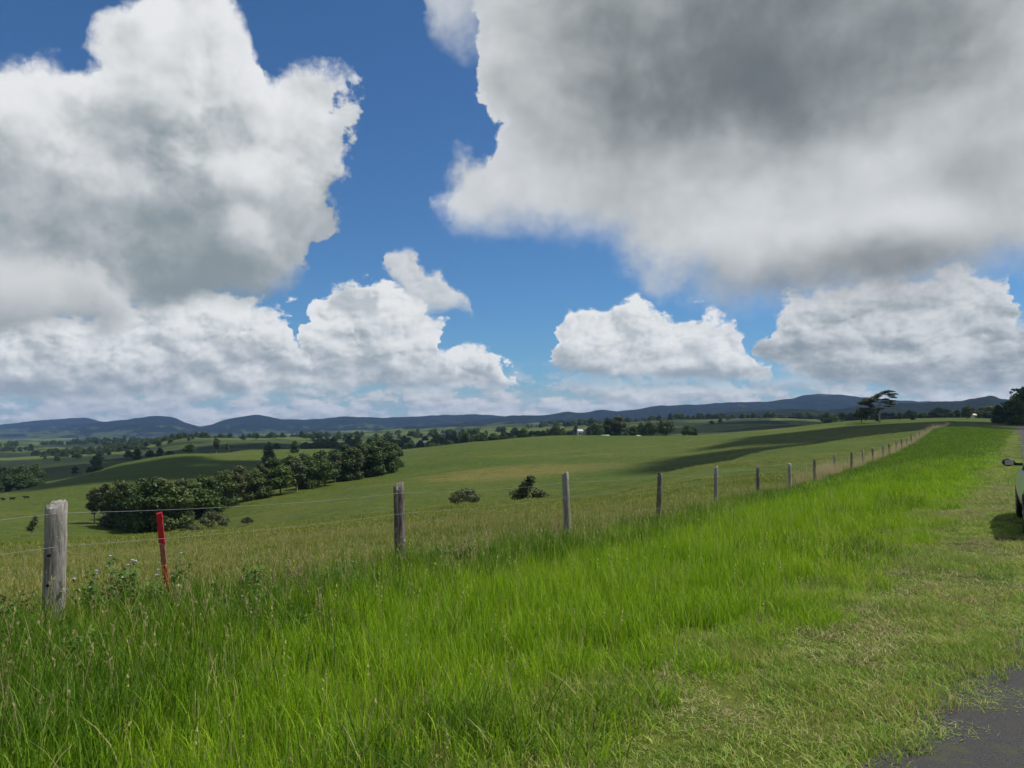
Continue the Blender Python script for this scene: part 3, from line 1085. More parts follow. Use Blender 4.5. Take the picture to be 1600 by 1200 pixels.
    sc_ = rg.uniform(0.7, 1.5, len(x))
    scatter('dry_clippings', np.stack([x, y, H(x, y) + 0.02], 1), rg.uniform(0, 6.28, len(x)), np.stack([sc_, sc_, sc_], 1), rg.integers(0, 3, len(x)), ccl, kind='stuff', label='dry straw clippings lying on the mown strip', category='grass')
    # straw-coloured seeding tufts along the far fence
    G_DRY = leaf_mat('straw_grass', [(0.0, (0.30, 0.26, 0.12)), (0.5, (0.42, 0.36, 0.18)), (1.0, (0.52, 0.44, 0.25))], 0.35, dry=(0.5, 0.42, 0.24))
    dt = [blade_mesh('straw_tuft', 26, 0.16, (0.35, 0.8), 0.006, 0.5, 3, G_DRY, 400 + i, 0.3, 14, (0.6, 1.0)) for i in range(3)]
    cd = source_collection('straw_tufts', dt)
    yy = np.concatenate([rg.uniform(9, 30, 26), rg.uniform(30, 43, 60), rg.normal(48.5, 1.6, 90), rg.uniform(44, 62, 90), rg.uniform(58, 150, 420), rg.uniform(150, 270, 360)])
    xx = FX0 + FM * yy - rg.normal(0.1, 0.35, len(yy))
    s = rg.uniform(0.5, 1.1, len(yy)) * np.where(yy < 40, 0.6, 1.1)
    scatter('straw_grass', np.stack([xx, yy, H(xx, yy) - 0.01], 1), rg.uniform(0, 6.28, len(xx)), np.stack([s, s, s], 1), rg.integers(0, 3, len(xx)), cd, kind='stuff', label='dry straw coloured seed grass along the fence line', category='grass')


build_grass()

# ------------------------------------------------------------------ fence
def wood_material(name, light, dark):
    m, nt, out = new_mat(name)
    tc = nt.nodes.new('ShaderNodeTexCoord')
    sp = nt.nodes.new('ShaderNodeSeparateXYZ')
    nt.links.new(tc.outputs['Object'], sp.inputs[0])
    x, y, z = (S(nt, sp.outputs[i]) for i in range(3))
    grain = noise(nt, combine(nt, x * 14.0, y * 14.0, z * 1.3), 2.6, 6.0, 0.7)
    lich = noise(nt, S(nt, tc.outputs['Object']), 13.0, 5.0, 0.6)
    blot = noise(nt, S(nt, tc.outputs['Object']), 4.0, 3.0, 0.6)
    col = mixc(nt, grain.smooth(0.36, 0.62), dark, light)
    col = mixc(nt, blot.smooth(0.5, 0.7) * 0.5, col, tuple(c * 0.62 for c in light))
    col = mixc(nt, lich.smooth(0.60, 0.68) * 0.75, col, (0.42, 0.43, 0.38))
    p = principled(nt, col, 0.9, 0.15)
    nt.links.new(bump(nt, grain + lich * 0.4, 0.9, 0.012), p.inputs['Normal'])
    nt.links.new(p.outputs[0], out.inputs[0])
    return m


W_PALE = wood_material('weathered_pale_wood', (0.33, 0.31, 0.28), (0.13, 0.115, 0.10))
W_DARK = wood_material('weathered_dark_wood', (0.20, 0.175, 0.155), (0.055, 0.045, 0.04))
M_HOLE = plain_mat('hole_dark', (0.012, 0.010, 0.009), 0.95, 0.05)
M_WIRE = plain_mat('galvanised_wire', (0.24, 0.24, 0.24), 0.6, 0.4, 0.6)


def post_mesh(seed, w, h, mat, groove):
    rg = np.random.default_rng(seed)
    sides, rings = 14, 12
    ang = np.arange(sides) / sides * 2 * math.pi
    prof = w / 2 * (1.0 + 0.10 * np.cos(2 * ang + rg.uniform(0, 6)) + 0.08 * np.cos(3 * ang + rg.uniform(0, 6)) + rg.normal(0, 0.035, sides))
    if groove:
        prof[int(sides * 0.72)] *= 0.70
        prof[int(sides * 0.72) - 1] *= 0.92
    V = []
    for i in range(rings):
        t = i / (rings - 1)
        z = -0.45 + t * (h + 0.45)
        rr = prof * (1.06 - 0.06 * t) * (1 + rg.normal(0, 0.012, sides))
        zz_ = z + (0.03 * np.cos(ang - 0.8) + rg.normal(0, 0.010, sides) if i == rings - 1 else 0)
        V.append(np.stack([rr * np.cos(ang), rr * np.sin(ang), zz_ + 0 * ang], 1))
    rr = V[-1].copy()
    rr[:, :2] *= 0.86
    rr[:, 2] += 0.012
    V.append(rr)
    V = np.concatenate(V + [[[0, 0, h + 0.006]]])
    n = rings + 1
    Q = [(i * sides + k, i * sides + (k + 1) % sides, (i + 1) * sides + (k + 1) % sides, (i + 1) * sides + k) for i in range(n - 1) for k in range(sides)]
    T = [((n - 1) * sides + k, (n - 1) * sides + (k + 1) % sides, len(V) - 1) for k in range(sides)]
    return mesh_np('fence_post', V, [np.array(Q), np.array(T)], mat)


POST_Y = [7.7, 12.3, 17.3, 22.3, 27.1, 32.4, 37.9, 43.6, 49.8, 56.3, 62.5, 68.6, 75.4, 82.5, 89.5, 96.5, 103.5, 111, 119, 127, 135, 143, 151, 159, 167, 176, 185, 195, 205, 216, 228, 240, 254, 268]
POST_U = [92, 627, 887, 1028, 1117, 1183, 1233, 1271, 1303, 1329, 1348, 1363, 1379]


def build_fence():
    fx = FX0 + FM * POST_Y[0]
    root = empty('wire_fence', (fx, POST_Y[0], h1(fx, POST_Y[0])), label='weathered wooden post and wire fence running up the paddock edge', category='fence')
    base = Vector(root.location)
    rg = np.random.default_rng(5)
    tops = []
    variants = [post_mesh(60 + i, 0.155, 1.28, W_DARK if i % 2 else W_PALE, True) for i in range(6)]
    far_var = {}
    yy = [-3.0, 2.6] + POST_Y
    for i, y in enumerate(yy):
        k = i - 2
        x = FX0 + FM * y if not (0 <= k < len(POST_U)) else (POST_U[k] - 800) / F * y * 0.998
        z = h1(x, y)
        hh = 1.28
        if k == 0:
            me = post_mesh(3, 0.166, 1.25, W_PALE, False)
        elif k == 1:
            me = post_mesh(4, 0.150, 1.28, W_DARK, True)
        else:
            me = variants[(i * 5) % 6]
        o = obj('fence_post', me, root)
        o.location = Vector((x, y, z)) - base
        o.rotation_euler = (rg.normal(0, 0.026), rg.normal(0, 0.026), rg.uniform(0, 6.28) if k > 1 else 0.4)
        if k > 1:
            o.scale = (rg.uniform(0.9, 1.08), rg.uniform(0.9, 1.08), rg.uniform(0.95, 1.05))
        if k == 0:
            for hz in (0.78, 0.50, 0.22):
                bm = bmesh.new()
                bmesh.ops.create_cone(bm, cap_ends=True, segments=9, radius1=0.014, radius2=0.012, depth=0.03, matrix=Matrix.Translation((-0.012, -0.088, hz)) @ Matrix.Rotation(math.pi / 2, 4, 'X'))
                hole = bm_obj('wire_hole', bm, M_HOLE, o)
                hole.rotation_euler = (0, 0, -0.4)
            bm = bmesh.new()
            bx(bm, (-0.01, -0.088, 1.17), (0.035, 0.012, 0.012))
            st = bm_obj('staple', bm, plain_mat('rusty_staple', (0.20, 0.07, 0.035), 0.8, 0.2), o)
            st.rotation_euler = (0, 0, -0.4)
        tops.append((x, y, z))
    for hz in (1.17, 0.855):
        pts = []
        for (a, b) in zip(tops[:-1], tops[1:]):
            if a[1] > 80 and hz < 1:
                continue
            for s in np.linspace(0, 1, 9)[:-1]:
                sag = -0.05 * 4 * s * (1 - s) * (1.0 if hz > 1 else 0.7)
                pts.append((a[0] + (b[0] - a[0]) * s + 0.075, a[1] + (b[1] - a[1]) * s - 0.05, a[2] + (b[2] - a[2]) * s + hz + sag))
        V, Fc = tube_np(pts, 0.0019, 5)
        w = obj('wire', mesh_np('wire', V - np.array(base), Fc, M_WIRE), root)


build_fence()


# ------------------------------------------------------------------ red-banded survey stake
def build_stake():
    y = 8.75
    x = xat(262, 945, y)
    z = h1(x, y)
    top_z = zat(250, 801, y)
    lean = math.atan2(xat(262, 945, y) - xat(250, 801, y), 1.02)
    root = empty('survey_stake', (x + 0.015, y, z), label='thin wooden stake with two red painted bands, leaning beside the first post', category='stake')
    root.rotation_euler = (0.03, -lean, 0.15)
    Lh = (top_z - z) / math.cos(lean)
    raw = plain_mat('stake_timber', (0.34, 0.23, 0.13), 0.85, 0.2, var=0.3, scale=30)
    red = plain_mat('red_paint', (0.42, 0.012, 0.022), 0.55, 0.3, var=0.25, scale=25)

    def piece(name, z0, z1, w, t, m, jag=0.0, seed=0):
        rg = random.Random(seed)
        bm = bmesh.new()
        n = 7
        ring = []
        for s in range(n):
            f = s / (n - 1)
            zc = z0 + (z1 - z0) * f
            ww = w * (1 + rg.uniform(-jag, jag))
            ring.append([bm.verts.new((sx * ww / 2, sy * t / 2, zc + rg.uniform(-1, 1) * (0.012 if s in (0, n - 1) and jag else 0))) for sx, sy in ((-1, -1), (1, -1), (1, 1), (-1, 1))])
        for a, b in zip(ring[:-1], ring[1:]):
            for k in range(4):
                bm.faces.new((a[k], a[(k + 1) % 4], b[(k + 1) % 4], b[k]))
        bm.faces.new(ring[0][::-1])
        bm.faces.new(ring[-1])
        return bm_obj(name, bm, m, root)
    piece('shaft', -0.2, Lh - 0.012, 0.044, 0.018, raw, 0.05, 1)
    piece('red_band', Lh - 0.33, Lh, 0.058, 0.025, red, 0.10, 2)
    piece('faded_band', Lh - 0.565, Lh - 0.345, 0.050, 0.022, plain_mat('faded_red_paint', (0.30, 0.10, 0.075), 0.8, 0.2, var=0.4, scale=40), 0.06, 5)
    piece('red_band', Lh - 0.95, Lh - 0.58, 0.058, 0.025, red, 0.12, 3)


build_stake()


# ------------------------------------------------------------------ flowering weeds by the first posts
M_WEED = leaf_mat('weed_leaf', [(0.0, (0.045, 0.105, 0.018)), (0.5, (0.075, 0.160, 0.022)), (1.0, (0.14, 0.21, 0.045))], 0.3, scale=2.0)
M_STEM = plain_mat('weed_stem', (0.12, 0.13, 0.06), 0.8, 0.2)
M_LILAC = plain_mat('lilac_petals', (0.40, 0.36, 0.50), 0.8, 0.1, var=0.25, scale=40)


def weed(u, v, y, h, spread, nst, nfl, seed, label):
    rg = np.random.default_rng(seed)
    x = xat(u, v, y)
    root = empty('flowering_weed' if nfl else 'leafy_weed', (x, y, h1(x, y)), label=label, category='weed', group='weeds at the foot of the fence')
    stems, LV, LQ, rn, FL_ = [], [], [], [], []
    o = 0
    for s in range(nst):
        a, le = rg.uniform(0, 6.28), rg.uniform(0.1, 1.0) * spread
        hh = h * rg.uniform(0.6, 1.05)
        t = np.linspace(0, 1, 6)
        pts = np.stack([math.cos(a) * le * t**1.3 + rg.normal(0, 0.01, 6), math.sin(a) * le * t**1.3 + rg.normal(0, 0.01, 6), hh * t], 1)
        stems.append(tube_np(pts, 0.004 * (1 - 0.6 * t), 4))
        for k in range(22):
            tt = rg.uniform(0.12, 1.0)
            c = np.array([np.interp(tt, t, pts[:, q]) for q in range(3)])
            d = rg.normal(size=3) * np.array([1, 1, 0.4])
            d /= np.linalg.norm(d)
            L = rg.uniform(0.035, 0.075)
            sd = np.cross(d, [0, 0, 1.0]) + rg.normal(size=3) * 0.3
            sd = sd / np.linalg.norm(sd) * L * 0.33
            q = [c + d * 0.01, c + d * L * 0.55 + sd + [0, 0, 0.008], c + d * L * 1.1 - [0, 0, 0.012], c + d * L * 0.55 - sd + [0, 0, 0.008]]
            LV.extend(q)
            LQ.append((o, o + 1, o + 2, o + 3))
            rn.extend([rg.uniform()] * 4)
            o += 4
        if s < nfl:
            for k in range(8):
                FL_.append(pts[-1] + rg.normal(size=3) * np.array([0.022, 0.022, 0.010]) + [0, 0, 0.012])
    V, Q = join_np(stems)
    obj('stem', mesh_np('stem', V, Q, M_STEM), root)
    obj('foliage', mesh_np('foliage', LV, np.array(LQ), M_WEED, {'rnd': ('FLOAT', rn)}), root)
    for g in range(0, len(FL_), 8):
        c = np.mean(FL_[g:g + 8], axis=0)
        bm = bmesh.new()
        bmesh.ops.create_icosphere(bm, subdivisions=2, radius=0.015, matrix=Matrix.Translation(c))
        for v_ in bm.verts:
            d_ = np.array(v_.co[:]) - c
            k_ = rg.uniform(0.55, 1.3)
            v_.co = Vector(c + d_ * np.array([k_, k_, k_ * 0.55]))
        bm_obj('flower_head', bm, M_LILAC, root)


weed(150, 985, 7.9, 0.62, 0.30, 14, 5, 1, 'bushy weed with lilac flower heads just right of the first fence post')
weed(196, 980, 8.1, 0.66, 0.28, 14, 5, 2, 'tall leafy weed with lilac flowers midway between first post and red stake')
weed(232, 985, 8.2, 0.52, 0.26, 10, 3, 3, 'low lilac-flowered weed close before the red stake')
weed(272, 960, 9.1, 0.60, 0.16, 6, 2, 4, 'slender weed with a single lilac head just right of the red stake')
weed(22, 1005, 7.6, 0.46, 0.30, 12, 0, 5, 'dark green leafy weed left of the first fence post')
weed(175, 930, 9.6, 0.62, 0.12, 5, 0, 6, 'upright dark-leaved weed standing behind the lilac flowers')
weed(395, 930, 9.8, 0.50, 0.14, 6, 0, 7, 'small leafy weed alone in the grass between the red stake and the second post')


def sprig_mesh(name, seed, h, spread, nst, mat, leaf=(0.03, 0.065), per=18):
    rg = np.random.default_rng(seed)
    V, Q, rn = [], [], []
    o = 0
    for s_ in range(nst):
        a, le = rg.uniform(0, 6.28), rg.uniform(0.1, 1.0) * spread
        hh = h * rg.uniform(0.5, 1.05)
        for k in range(per):
            t = rg.uniform(0.1, 1.0)
            c = np.array([math.cos(a) * le * t**1.3, math.sin(a) * le * t**1.3, hh * t])
            d = rg.normal(size=3) * np.array([1, 1, 0.5])
            d /= np.linalg.norm(d)
            L = rg.uniform(*leaf)
            sd = np.cross(d, [0, 0, 1.0]) + rg.normal(size=3) * 0.3
            sd = sd / np.linalg.norm(sd) * L * 0.33
            V.extend([c, c + d * L * 0.55 + sd, c + d * L * 1.1 - [0, 0, 0.01], c + d * L * 0.55 - sd])
            Q.append((o, o + 1, o + 2, o + 3))
            rn.extend([rg.uniform()] * 4)
            o += 4
        c1 = np.array([math.cos(a) * le, math.sin(a) * le, hh])
        V.extend([[-0.002, 0, 0], [0.002, 0, 0], c1 + [0.001, 0, 0], c1 - [0.001, 0, 0]])
        Q.append((o, o + 1, o + 2, o + 3))
        rn.extend([0.9] * 4)
        o += 4
    return mesh_np(name, V, np.array(Q), mat, {'rnd': ('FLOAT', rn)})


def build_undergrowth():
    rg = np.random.default_rng(77)
    m_dead = leaf_mat('dead_leaf', [(0.0, (0.10, 0.07, 0.04)), (0.5, (0.19, 0.14, 0.08)), (1.0, (0.34, 0.27, 0.17))], 0.2)
    src = [sprig_mesh('sprig', 900 + i, 0.34, 0.22, 8, M_WEED) for i in range(3)] + [sprig_mesh('dead_sprig', 920 + i, 0.40, 0.25, 7, m_dead, (0.02, 0.05), 12) for i in range(2)]
    coll = source_collection('sprigs', src)

    def keep(x, y):
        e, f = edge_dist(x, y)
        band = np.exp(-((f + 0.45) / 0.85) ** 2) * np.where(y < 10, 1.15, 0.40)
        near = np.exp(-((x + 3.4) / 2.0) ** 2 - ((y - 6.8) / 1.5) ** 2) * 0.62
        q = np.maximum(band, near)
        return (fbm(x / 0.8, y / 0.8, 33, 3) + 0.5 < q * 0.9) & (q > 0.2)
    x, y = spread_points(-8, 4, 3.0, 20, 15, keep, 333)
    sc = rg.uniform(0.45, 1.0, len(x))
    ix = np.where(rg.uniform(size=len(x)) < 0.42, rg.integers(3, 5, len(x)), rg.integers(0, 3, len(x)))
    scatter('undergrowth', np.stack([x, y, H(x, y) + 0.06], 1), rg.uniform(0, 6.28, len(x)), np.stack([sc, sc, sc], 1), ix, coll, kind='stuff', label='low leafy weeds and dead stems at the fence foot', category='undergrowth')


build_undergrowth()

# ------------------------------------------------------------------ parked car
def build_car():
    heading = math.atan(0.585)                     # nosed in towards the fence side, facing away
    ax, ay = xat(1587, 800, 14.2), 14.2           # outer face of the front wheel
    fwd = np.array([math.sin(heading), math.cos(heading)])
    rgt = np.array([math.cos(heading), -math.sin(heading)])
    cx, cyy = np.array([ax, ay]) - fwd * 1.30 + rgt * 0.865
    root = empty('parked_car', (cx, cyy, h1(cx, cyy)), -heading, label='pale silver-blue car parked on the verge, cut off by the picture edge', category='car')
    paint, nt, out = new_mat('silver_blue_paint')
    p = principled(nt, (0.50, 0.57, 0.60), 0.38, 0.5, 0.2)
    p.inputs['Coat Weight'].default_value = 0.7
    nt.links.new(p.outputs[0], out.inputs[0])
    glass = plain_mat('tinted_glass', (0.012, 0.015, 0.016), 0.06, 0.6, var=0.0)
    black = plain_mat('black_plastic', (0.02, 0.02, 0.021), 0.55, 0.3)
    rubber = plain_mat('tyre_rubber', (0.018, 0.018, 0.018), 0.85, 0.2)
    alloy = plain_mat('alloy', (0.5, 0.5, 0.51), 0.35, 0.5, 0.8)
    lampred = plain_mat('lamp_red', (0.35, 0.01, 0.012), 0.2, 0.5)
    mirror_glass = plain_mat('mirror_glass', (0.86, 0.88, 0.90), 0.05, 0.5, 1.0, var=0.0)
    # stations along the length (front = +y): y, sill z, belt z, half width at belt, half width max
    st = [(-2.02, 0.42, 0.72, 0.60, 0.66), (-1.98, 0.30, 0.86, 0.70, 0.75), (-1.80, 0.24, 0.95, 0.76, 0.81), (-1.30, 0.20, 0.95, 0.79, 0.86), (-0.6, 0.19, 0.93, 0.80, 0.865), (0.3, 0.19, 0.91, 0.80, 0.865),
          (0.95, 0.19, 0.90, 0.79, 0.865), (1.35, 0.21, 0.87, 0.76, 0.87), (1.75, 0.24, 0.78, 0.68, 0.83), (1.98, 0.30, 0.64, 0.54, 0.70), (2.05, 0.38, 0.54, 0.42, 0.56)]
    bm = bmesh.new()
    rows = []
    for (y, zs, zb, wb, wm) in st:
        zm = zs + (zb - zs) * 0.52
        half = [(0.0, zs), (wm * 0.80, zs), (wm * 0.95, zs + 0.06), (wm, zm), (wm * 0.985, zm + (zb - zm) * 0.5), (wb + 0.01, zb - 0.02), (wb - 0.05, zb + 0.012), (0.0, zb + 0.045)]
        ring = [bm.verts.new((hx, y, hz)) for hx, hz in half] + [bm.verts.new((-hx, y, hz)) for hx, hz in half[-2:0:-1]]
        rows.append(ring)
    for a, b in zip(rows[:-1], rows[1:]):
        for k in range(len(a)):
            bm.faces.new((a[k], a[(k + 1) % len(a)], b[(k + 1) % len(a)], b[k]))
    bm.faces.new(rows[0])
    bm.faces.new(rows[-1][::-1])
    body = bm_obj('body', bm, paint, root, True)
    body.modifiers.new('soft', 'SUBSURF').render_levels = 2
    # glasshouse
    gs = [(-1.92, 0.93, 0.68, 0.95, 0.66), (-1.62, 0.92, 0.74, 1.36, 0.56), (-1.0, 0.90, 0.76, 1.45, 0.57), (-0.2, 0.90, 0.77, 1.47, 0.58), (0.35, 0.89, 0.77, 1.40, 0.57), (1.12, 0.88, 0.72, 0.91, 0.70)]

    def house(name, gs, mat, inset):
        bm = bmesh.new()
        rows = []
        for (y, zb, wb, zt, wt) in gs:
            rows.append([bm.verts.new(q) for q in ((wb - inset, y, zb), (wt - inset, y, zt - 0.05), (wt - 0.09, y, zt), (-wt + 0.09, y, zt), (-wt + inset, y, zt - 0.05), (-wb + inset, y, zb))])
        for a, b in zip(rows[:-1], rows[1:]):
            for k in range(5):
                bm.faces.new((a[k], a[k + 1], b[k + 1], b[k]))
        bm.faces.new(rows[0][::-1])
        bm.faces.new(rows[-1])
        return bm_obj(name, bm, mat, root)
    house('windows', gs, glass, 0.0)
    bm = bmesh.new()                                # roof skin and pillars
    top = [(-1.66, 1.345, 0.53), (-1.0, 1.457, 0.55), (-0.2, 1.477, 0.56), (0.36, 1.41, 0.55)]
    rows = [[bm.verts.new(q) for q in ((w_, y, z - 0.03), (w_ - 0.12, y, z + 0.01), (0, y, z + 0.025), (-w_ + 0.12, y, z + 0.01), (-w_, y, z - 0.03))] for y, z, w_ in top]
    for a, b in zip(rows[:-1], rows[1:]):
        for k in range(4):
            bm.faces.new((a[k], a[k + 1], b[k + 1], b[k]))
    bm_obj('roof', bm, paint, root, True)
    for s in (-1, 1):
        for (p0, p1) in (((0.73, 1.12, 0.89), (0.565, 0.36, 1.40)), ((0.785, -0.30, 0.90), (0.59, -0.28, 1.44)), ((0.745, -1.72, 0.92), (0.565, -1.6, 1.36))):
            V, Q = tube_np([(s * p0[0], p0[1], p0[2]), (s * (p0[0] + p1[0]) / 2, (p0[1] + p1[1]) / 2, (p0[2] + p1[2]) / 2), (s * p1[0], p1[1], p1[2])], 0.032, 6)
            obj('pillar', mesh_np('pillar', V, Q, paint if p0[1] != -0.30 else black), root)
        # wing mirror: shell, glass facing back, stalk
        bm = bmesh.new()
        bmesh.ops.create_icosphere(bm, subdivisions=3, radius=0.5, matrix=Matrix.Translation((s * 0.965, 0.78, 0.985)) @ Matrix.Diagonal((0.20, 0.11, 0.135, 1)))
        mo = bm_obj('wing_mirror', bm, black, root, True)
        bm = bmesh.new()
        bx(bm, (s * 0.955, 0.722, 0.985), (0.125, 0.008, 0.085))
        bm_obj('mirror_glass', bm, mirror_glass, mo)
        bm = bmesh.new()
        bx(bm, (s * 0.83, 0.80, 0.955), (0.15, 0.05, 0.045))
        bm_obj('stalk', bm, black, mo)
        # lamps
        bm = bmesh.new()
        bx(bm, (s * 0.66, -1.93, 0.80), (0.16, 0.16, 0.17))
        bmesh.ops.bevel(bm, geom=bm.edges[:], offset=0.03, segments=2, affect='EDGES')
        bm_obj('tail_lamp', bm, lampred, root)
        bm = bmesh.new()
        bx(bm, (s * 0.60, 1.80, 0.62), (0.26, 0.22, 0.11), Euler((0, 0, s * -0.5)).to_matrix())
        bmesh.ops.bevel(bm, geom=bm.edges[:], offset=0.03, segments=2, affect='EDGES')
        bm_obj('headlamp', bm, plain_mat('lamp_clear', (0.7, 0.72, 0.74), 0.1, 0.6), root)
        for yw in (-1.28, 1.30):
            V, Q = [], []
            prof = [(0.20, 0.0), (0.285, 0.0), (0.305, 0.02), (0.31, 0.06), (0.31, 0.14), (0.305, 0.18), (0.285, 0.20), (0.20, 0.20)]
            bm = bmesh.new()
            nn = 28
            rings = [[bm.verts.new((s * (0.856 - q), yw + r_ * math.cos(k / nn * 6.28318), 0.31 + r_ * math.sin(k / nn * 6.28318))) for r_, q in prof] for k in range(nn)]
            for k in range(nn):
                a, b = rings[k], rings[(k + 1) % nn]
                for j in range(len(prof) - 1):
                    bm.faces.new((a[j], a[j + 1], b[j + 1], b[j]))
            wh = bm_obj('wheel', bm, rubber, root, True)
            bm = bmesh.new()
            for k in range(5):
                a = k / 5 * 6.28318
                bx(bm, (s * 0.838, yw + 0.11 * math.cos(a), 0.31 + 0.11 * math.sin(a)), (0.03, 0.19, 0.05), Euler((a, 0, 0)).to_matrix())
            bmesh.ops.create_cone(bm, cap_ends=True, segments=24, radius1=0.205, radius2=0.205, depth=0.10, matrix=Matrix.Translation((s * 0.75, yw, 0.31)) @ Matrix.Rotation(math.pi / 2, 4, 'Y'))
            bm_obj('rim', bm, alloy, wh)
            bm = bmesh.new()                       # dark arch lip
            bmesh.ops.create_cone(bm, cap_ends=True, segments=28, radius1=0.335, radius2=0.335, depth=0.05, matrix=Matrix.Translation((s * 0.816, yw, 0.33)) @ Matrix.Rotation(math.pi / 2, 4, 'Y'))
            bm_obj('wheel_arch', bm, black, root)
    bm = bmesh.new()
    bx(bm, (0, -2.015, 0.40), (1.25, 0.10, 0.16))
    bmesh.ops.bevel(bm, geom=bm.edges[:], offset=0.03, segments=2, affect='EDGES')
    bm_obj('bumper', bm, black, root)


build_car()

# ------------------------------------------------------------------ trees
M_BARK = plain_mat('bark', (0.10, 0.085, 0.07), 0.9, 0.1, var=0.4, scale=8)
M_PALEBARK = plain_mat('pale_bark', (0.30, 0.28, 0.25), 0.85, 0.1, var=0.35, scale=5)
L_DARK = leaf_mat('rainforest_leaf', [(0.00, (0.026, 0.053, 0.013)), (0.50, (0.060, 0.095, 0.022)), (0.85, (0.102, 0.141, 0.035)), (1.00, (0.166, 0.185, 0.065))], 0.2, scale=0.25, obj_random=0.35)
L_GREY = leaf_mat('gum_leaf', [(0.00, (0.034, 0.053, 0.020)), (0.50, (0.072, 0.094, 0.035)), (1.00, (0.156, 0.167, 0.077))], 0.2, scale=0.25, obj_random=0.35)
L_LIGHT = leaf_mat('light_leaf', [(0.0, (0.040, 0.075, 0.015)), (0.5, (0.075, 0.115, 0.022)), (1.0, (0.13, 0.165, 0.04))], 0.25, scale=0.25, obj_random=0.35)


def crown_mesh(name, lobes, n, size, mat, seed, fill=0.55):
    rg = np.random.default_rng(seed)
    lobes = np.array(lobes, float)
    vol = (lobes[:, 3] * lobes[:, 4] * lobes[:, 5]) ** 0.67
    cnt = rg.multinomial(n, vol / vol.sum())
    P, D = [], []
    for L, c in zip(lobes, cnt):
        d = rg.normal(size=(c, 3))
        d /= np.linalg.norm(d, axis=1)[:, None]
        clump = 1.0 + 0.22 * np.sin(d[:, 0] * 5 + L[0] * 3) * np.sin(d[:, 1] * 5 + seed) + 0.16 * np.sin(d[:, 2] * 7 + L[1])
        r = rg.uniform(fill, 1.0, c) ** 0.7 * clump
        P.append(L[:3] + d * r[:, None] * L[3:6])
        D.append(d)
    P, D = np.concatenate(P), np.concatenate(D)
    m = len(P)
    nrm = D + rg.normal(size=(m, 3)) * 0.65
    nrm /= np.linalg.norm(nrm, axis=1)[:, None]
    t = np.cross(nrm, rg.normal(size=(m, 3)))
    t /= np.linalg.norm(t, axis=1)[:, None]
    b = np.cross(nrm, t)
    s = size * rg.uniform(0.55, 1.35, m)
    a1, a2 = s[:, None] * t * 0.7, s[:, None] * b * 0.42
    V = np.stack([P - a1, P + a2 + nrm * (s * 0.12)[:, None], P + a1, P - a2 + nrm * (s * 0.12)[:, None]], 1).reshape(-1, 3)
    Q = np.arange(m * 4).reshape(-1, 4)
    return mesh_np(name, V, Q, mat, {'rnd': ('FLOAT', np.repeat(rg.uniform(size=m), 4))})


def trunk_mesh(name, h, r, limbs, mat, seed, lean=0.0):
    rg = np.random.default_rng(seed)
    t = np.linspace(0, 1, 7)
    pts = np.stack([lean * t**2 * h + rg.normal(0, 0.012 * h, 7) * t, rg.normal(0, 0.012 * h, 7) * t, -0.6 + (h + 0.6) * t], 1)
    parts = [tube_np(pts, r * (1.15 - 0.75 * t), 7)]
    for (hz, ang, out, up) in limbs:
        b = np.array([np.interp(hz, t, pts[:, q]) for q in range(3)])
        tt = np.linspace(0, 1, 5)
        lp = np.stack([b[0] + math.cos(ang) * out * tt, b[1] + math.sin(ang) * out * tt, b[2] + up * tt ** 0.8], 1)
        parts.append(tube_np(lp, r * 0.5 * (1 - 0.75 * tt), 5))
    V, Q = join_np(parts)
    return mesh_np(name, V, Q, mat, smooth=True)


def ring_lobes(k, R, z, rx, rz, rg, zj=0.6):
    return [(R * math.cos(a) * rg.uniform(0.7, 1.2), R * math.sin(a) * rg.uniform(0.7, 1.2), z + rg.uniform(-zj, zj), rx * rg.uniform(0.8, 1.2), rx * rg.uniform(0.8, 1.2), rz * rg.uniform(0.8, 1.2))
            for a in [i / k * 6.283 + rg.uniform(-0.4, 0.4) for i in range(k)]]


KINDS = {}


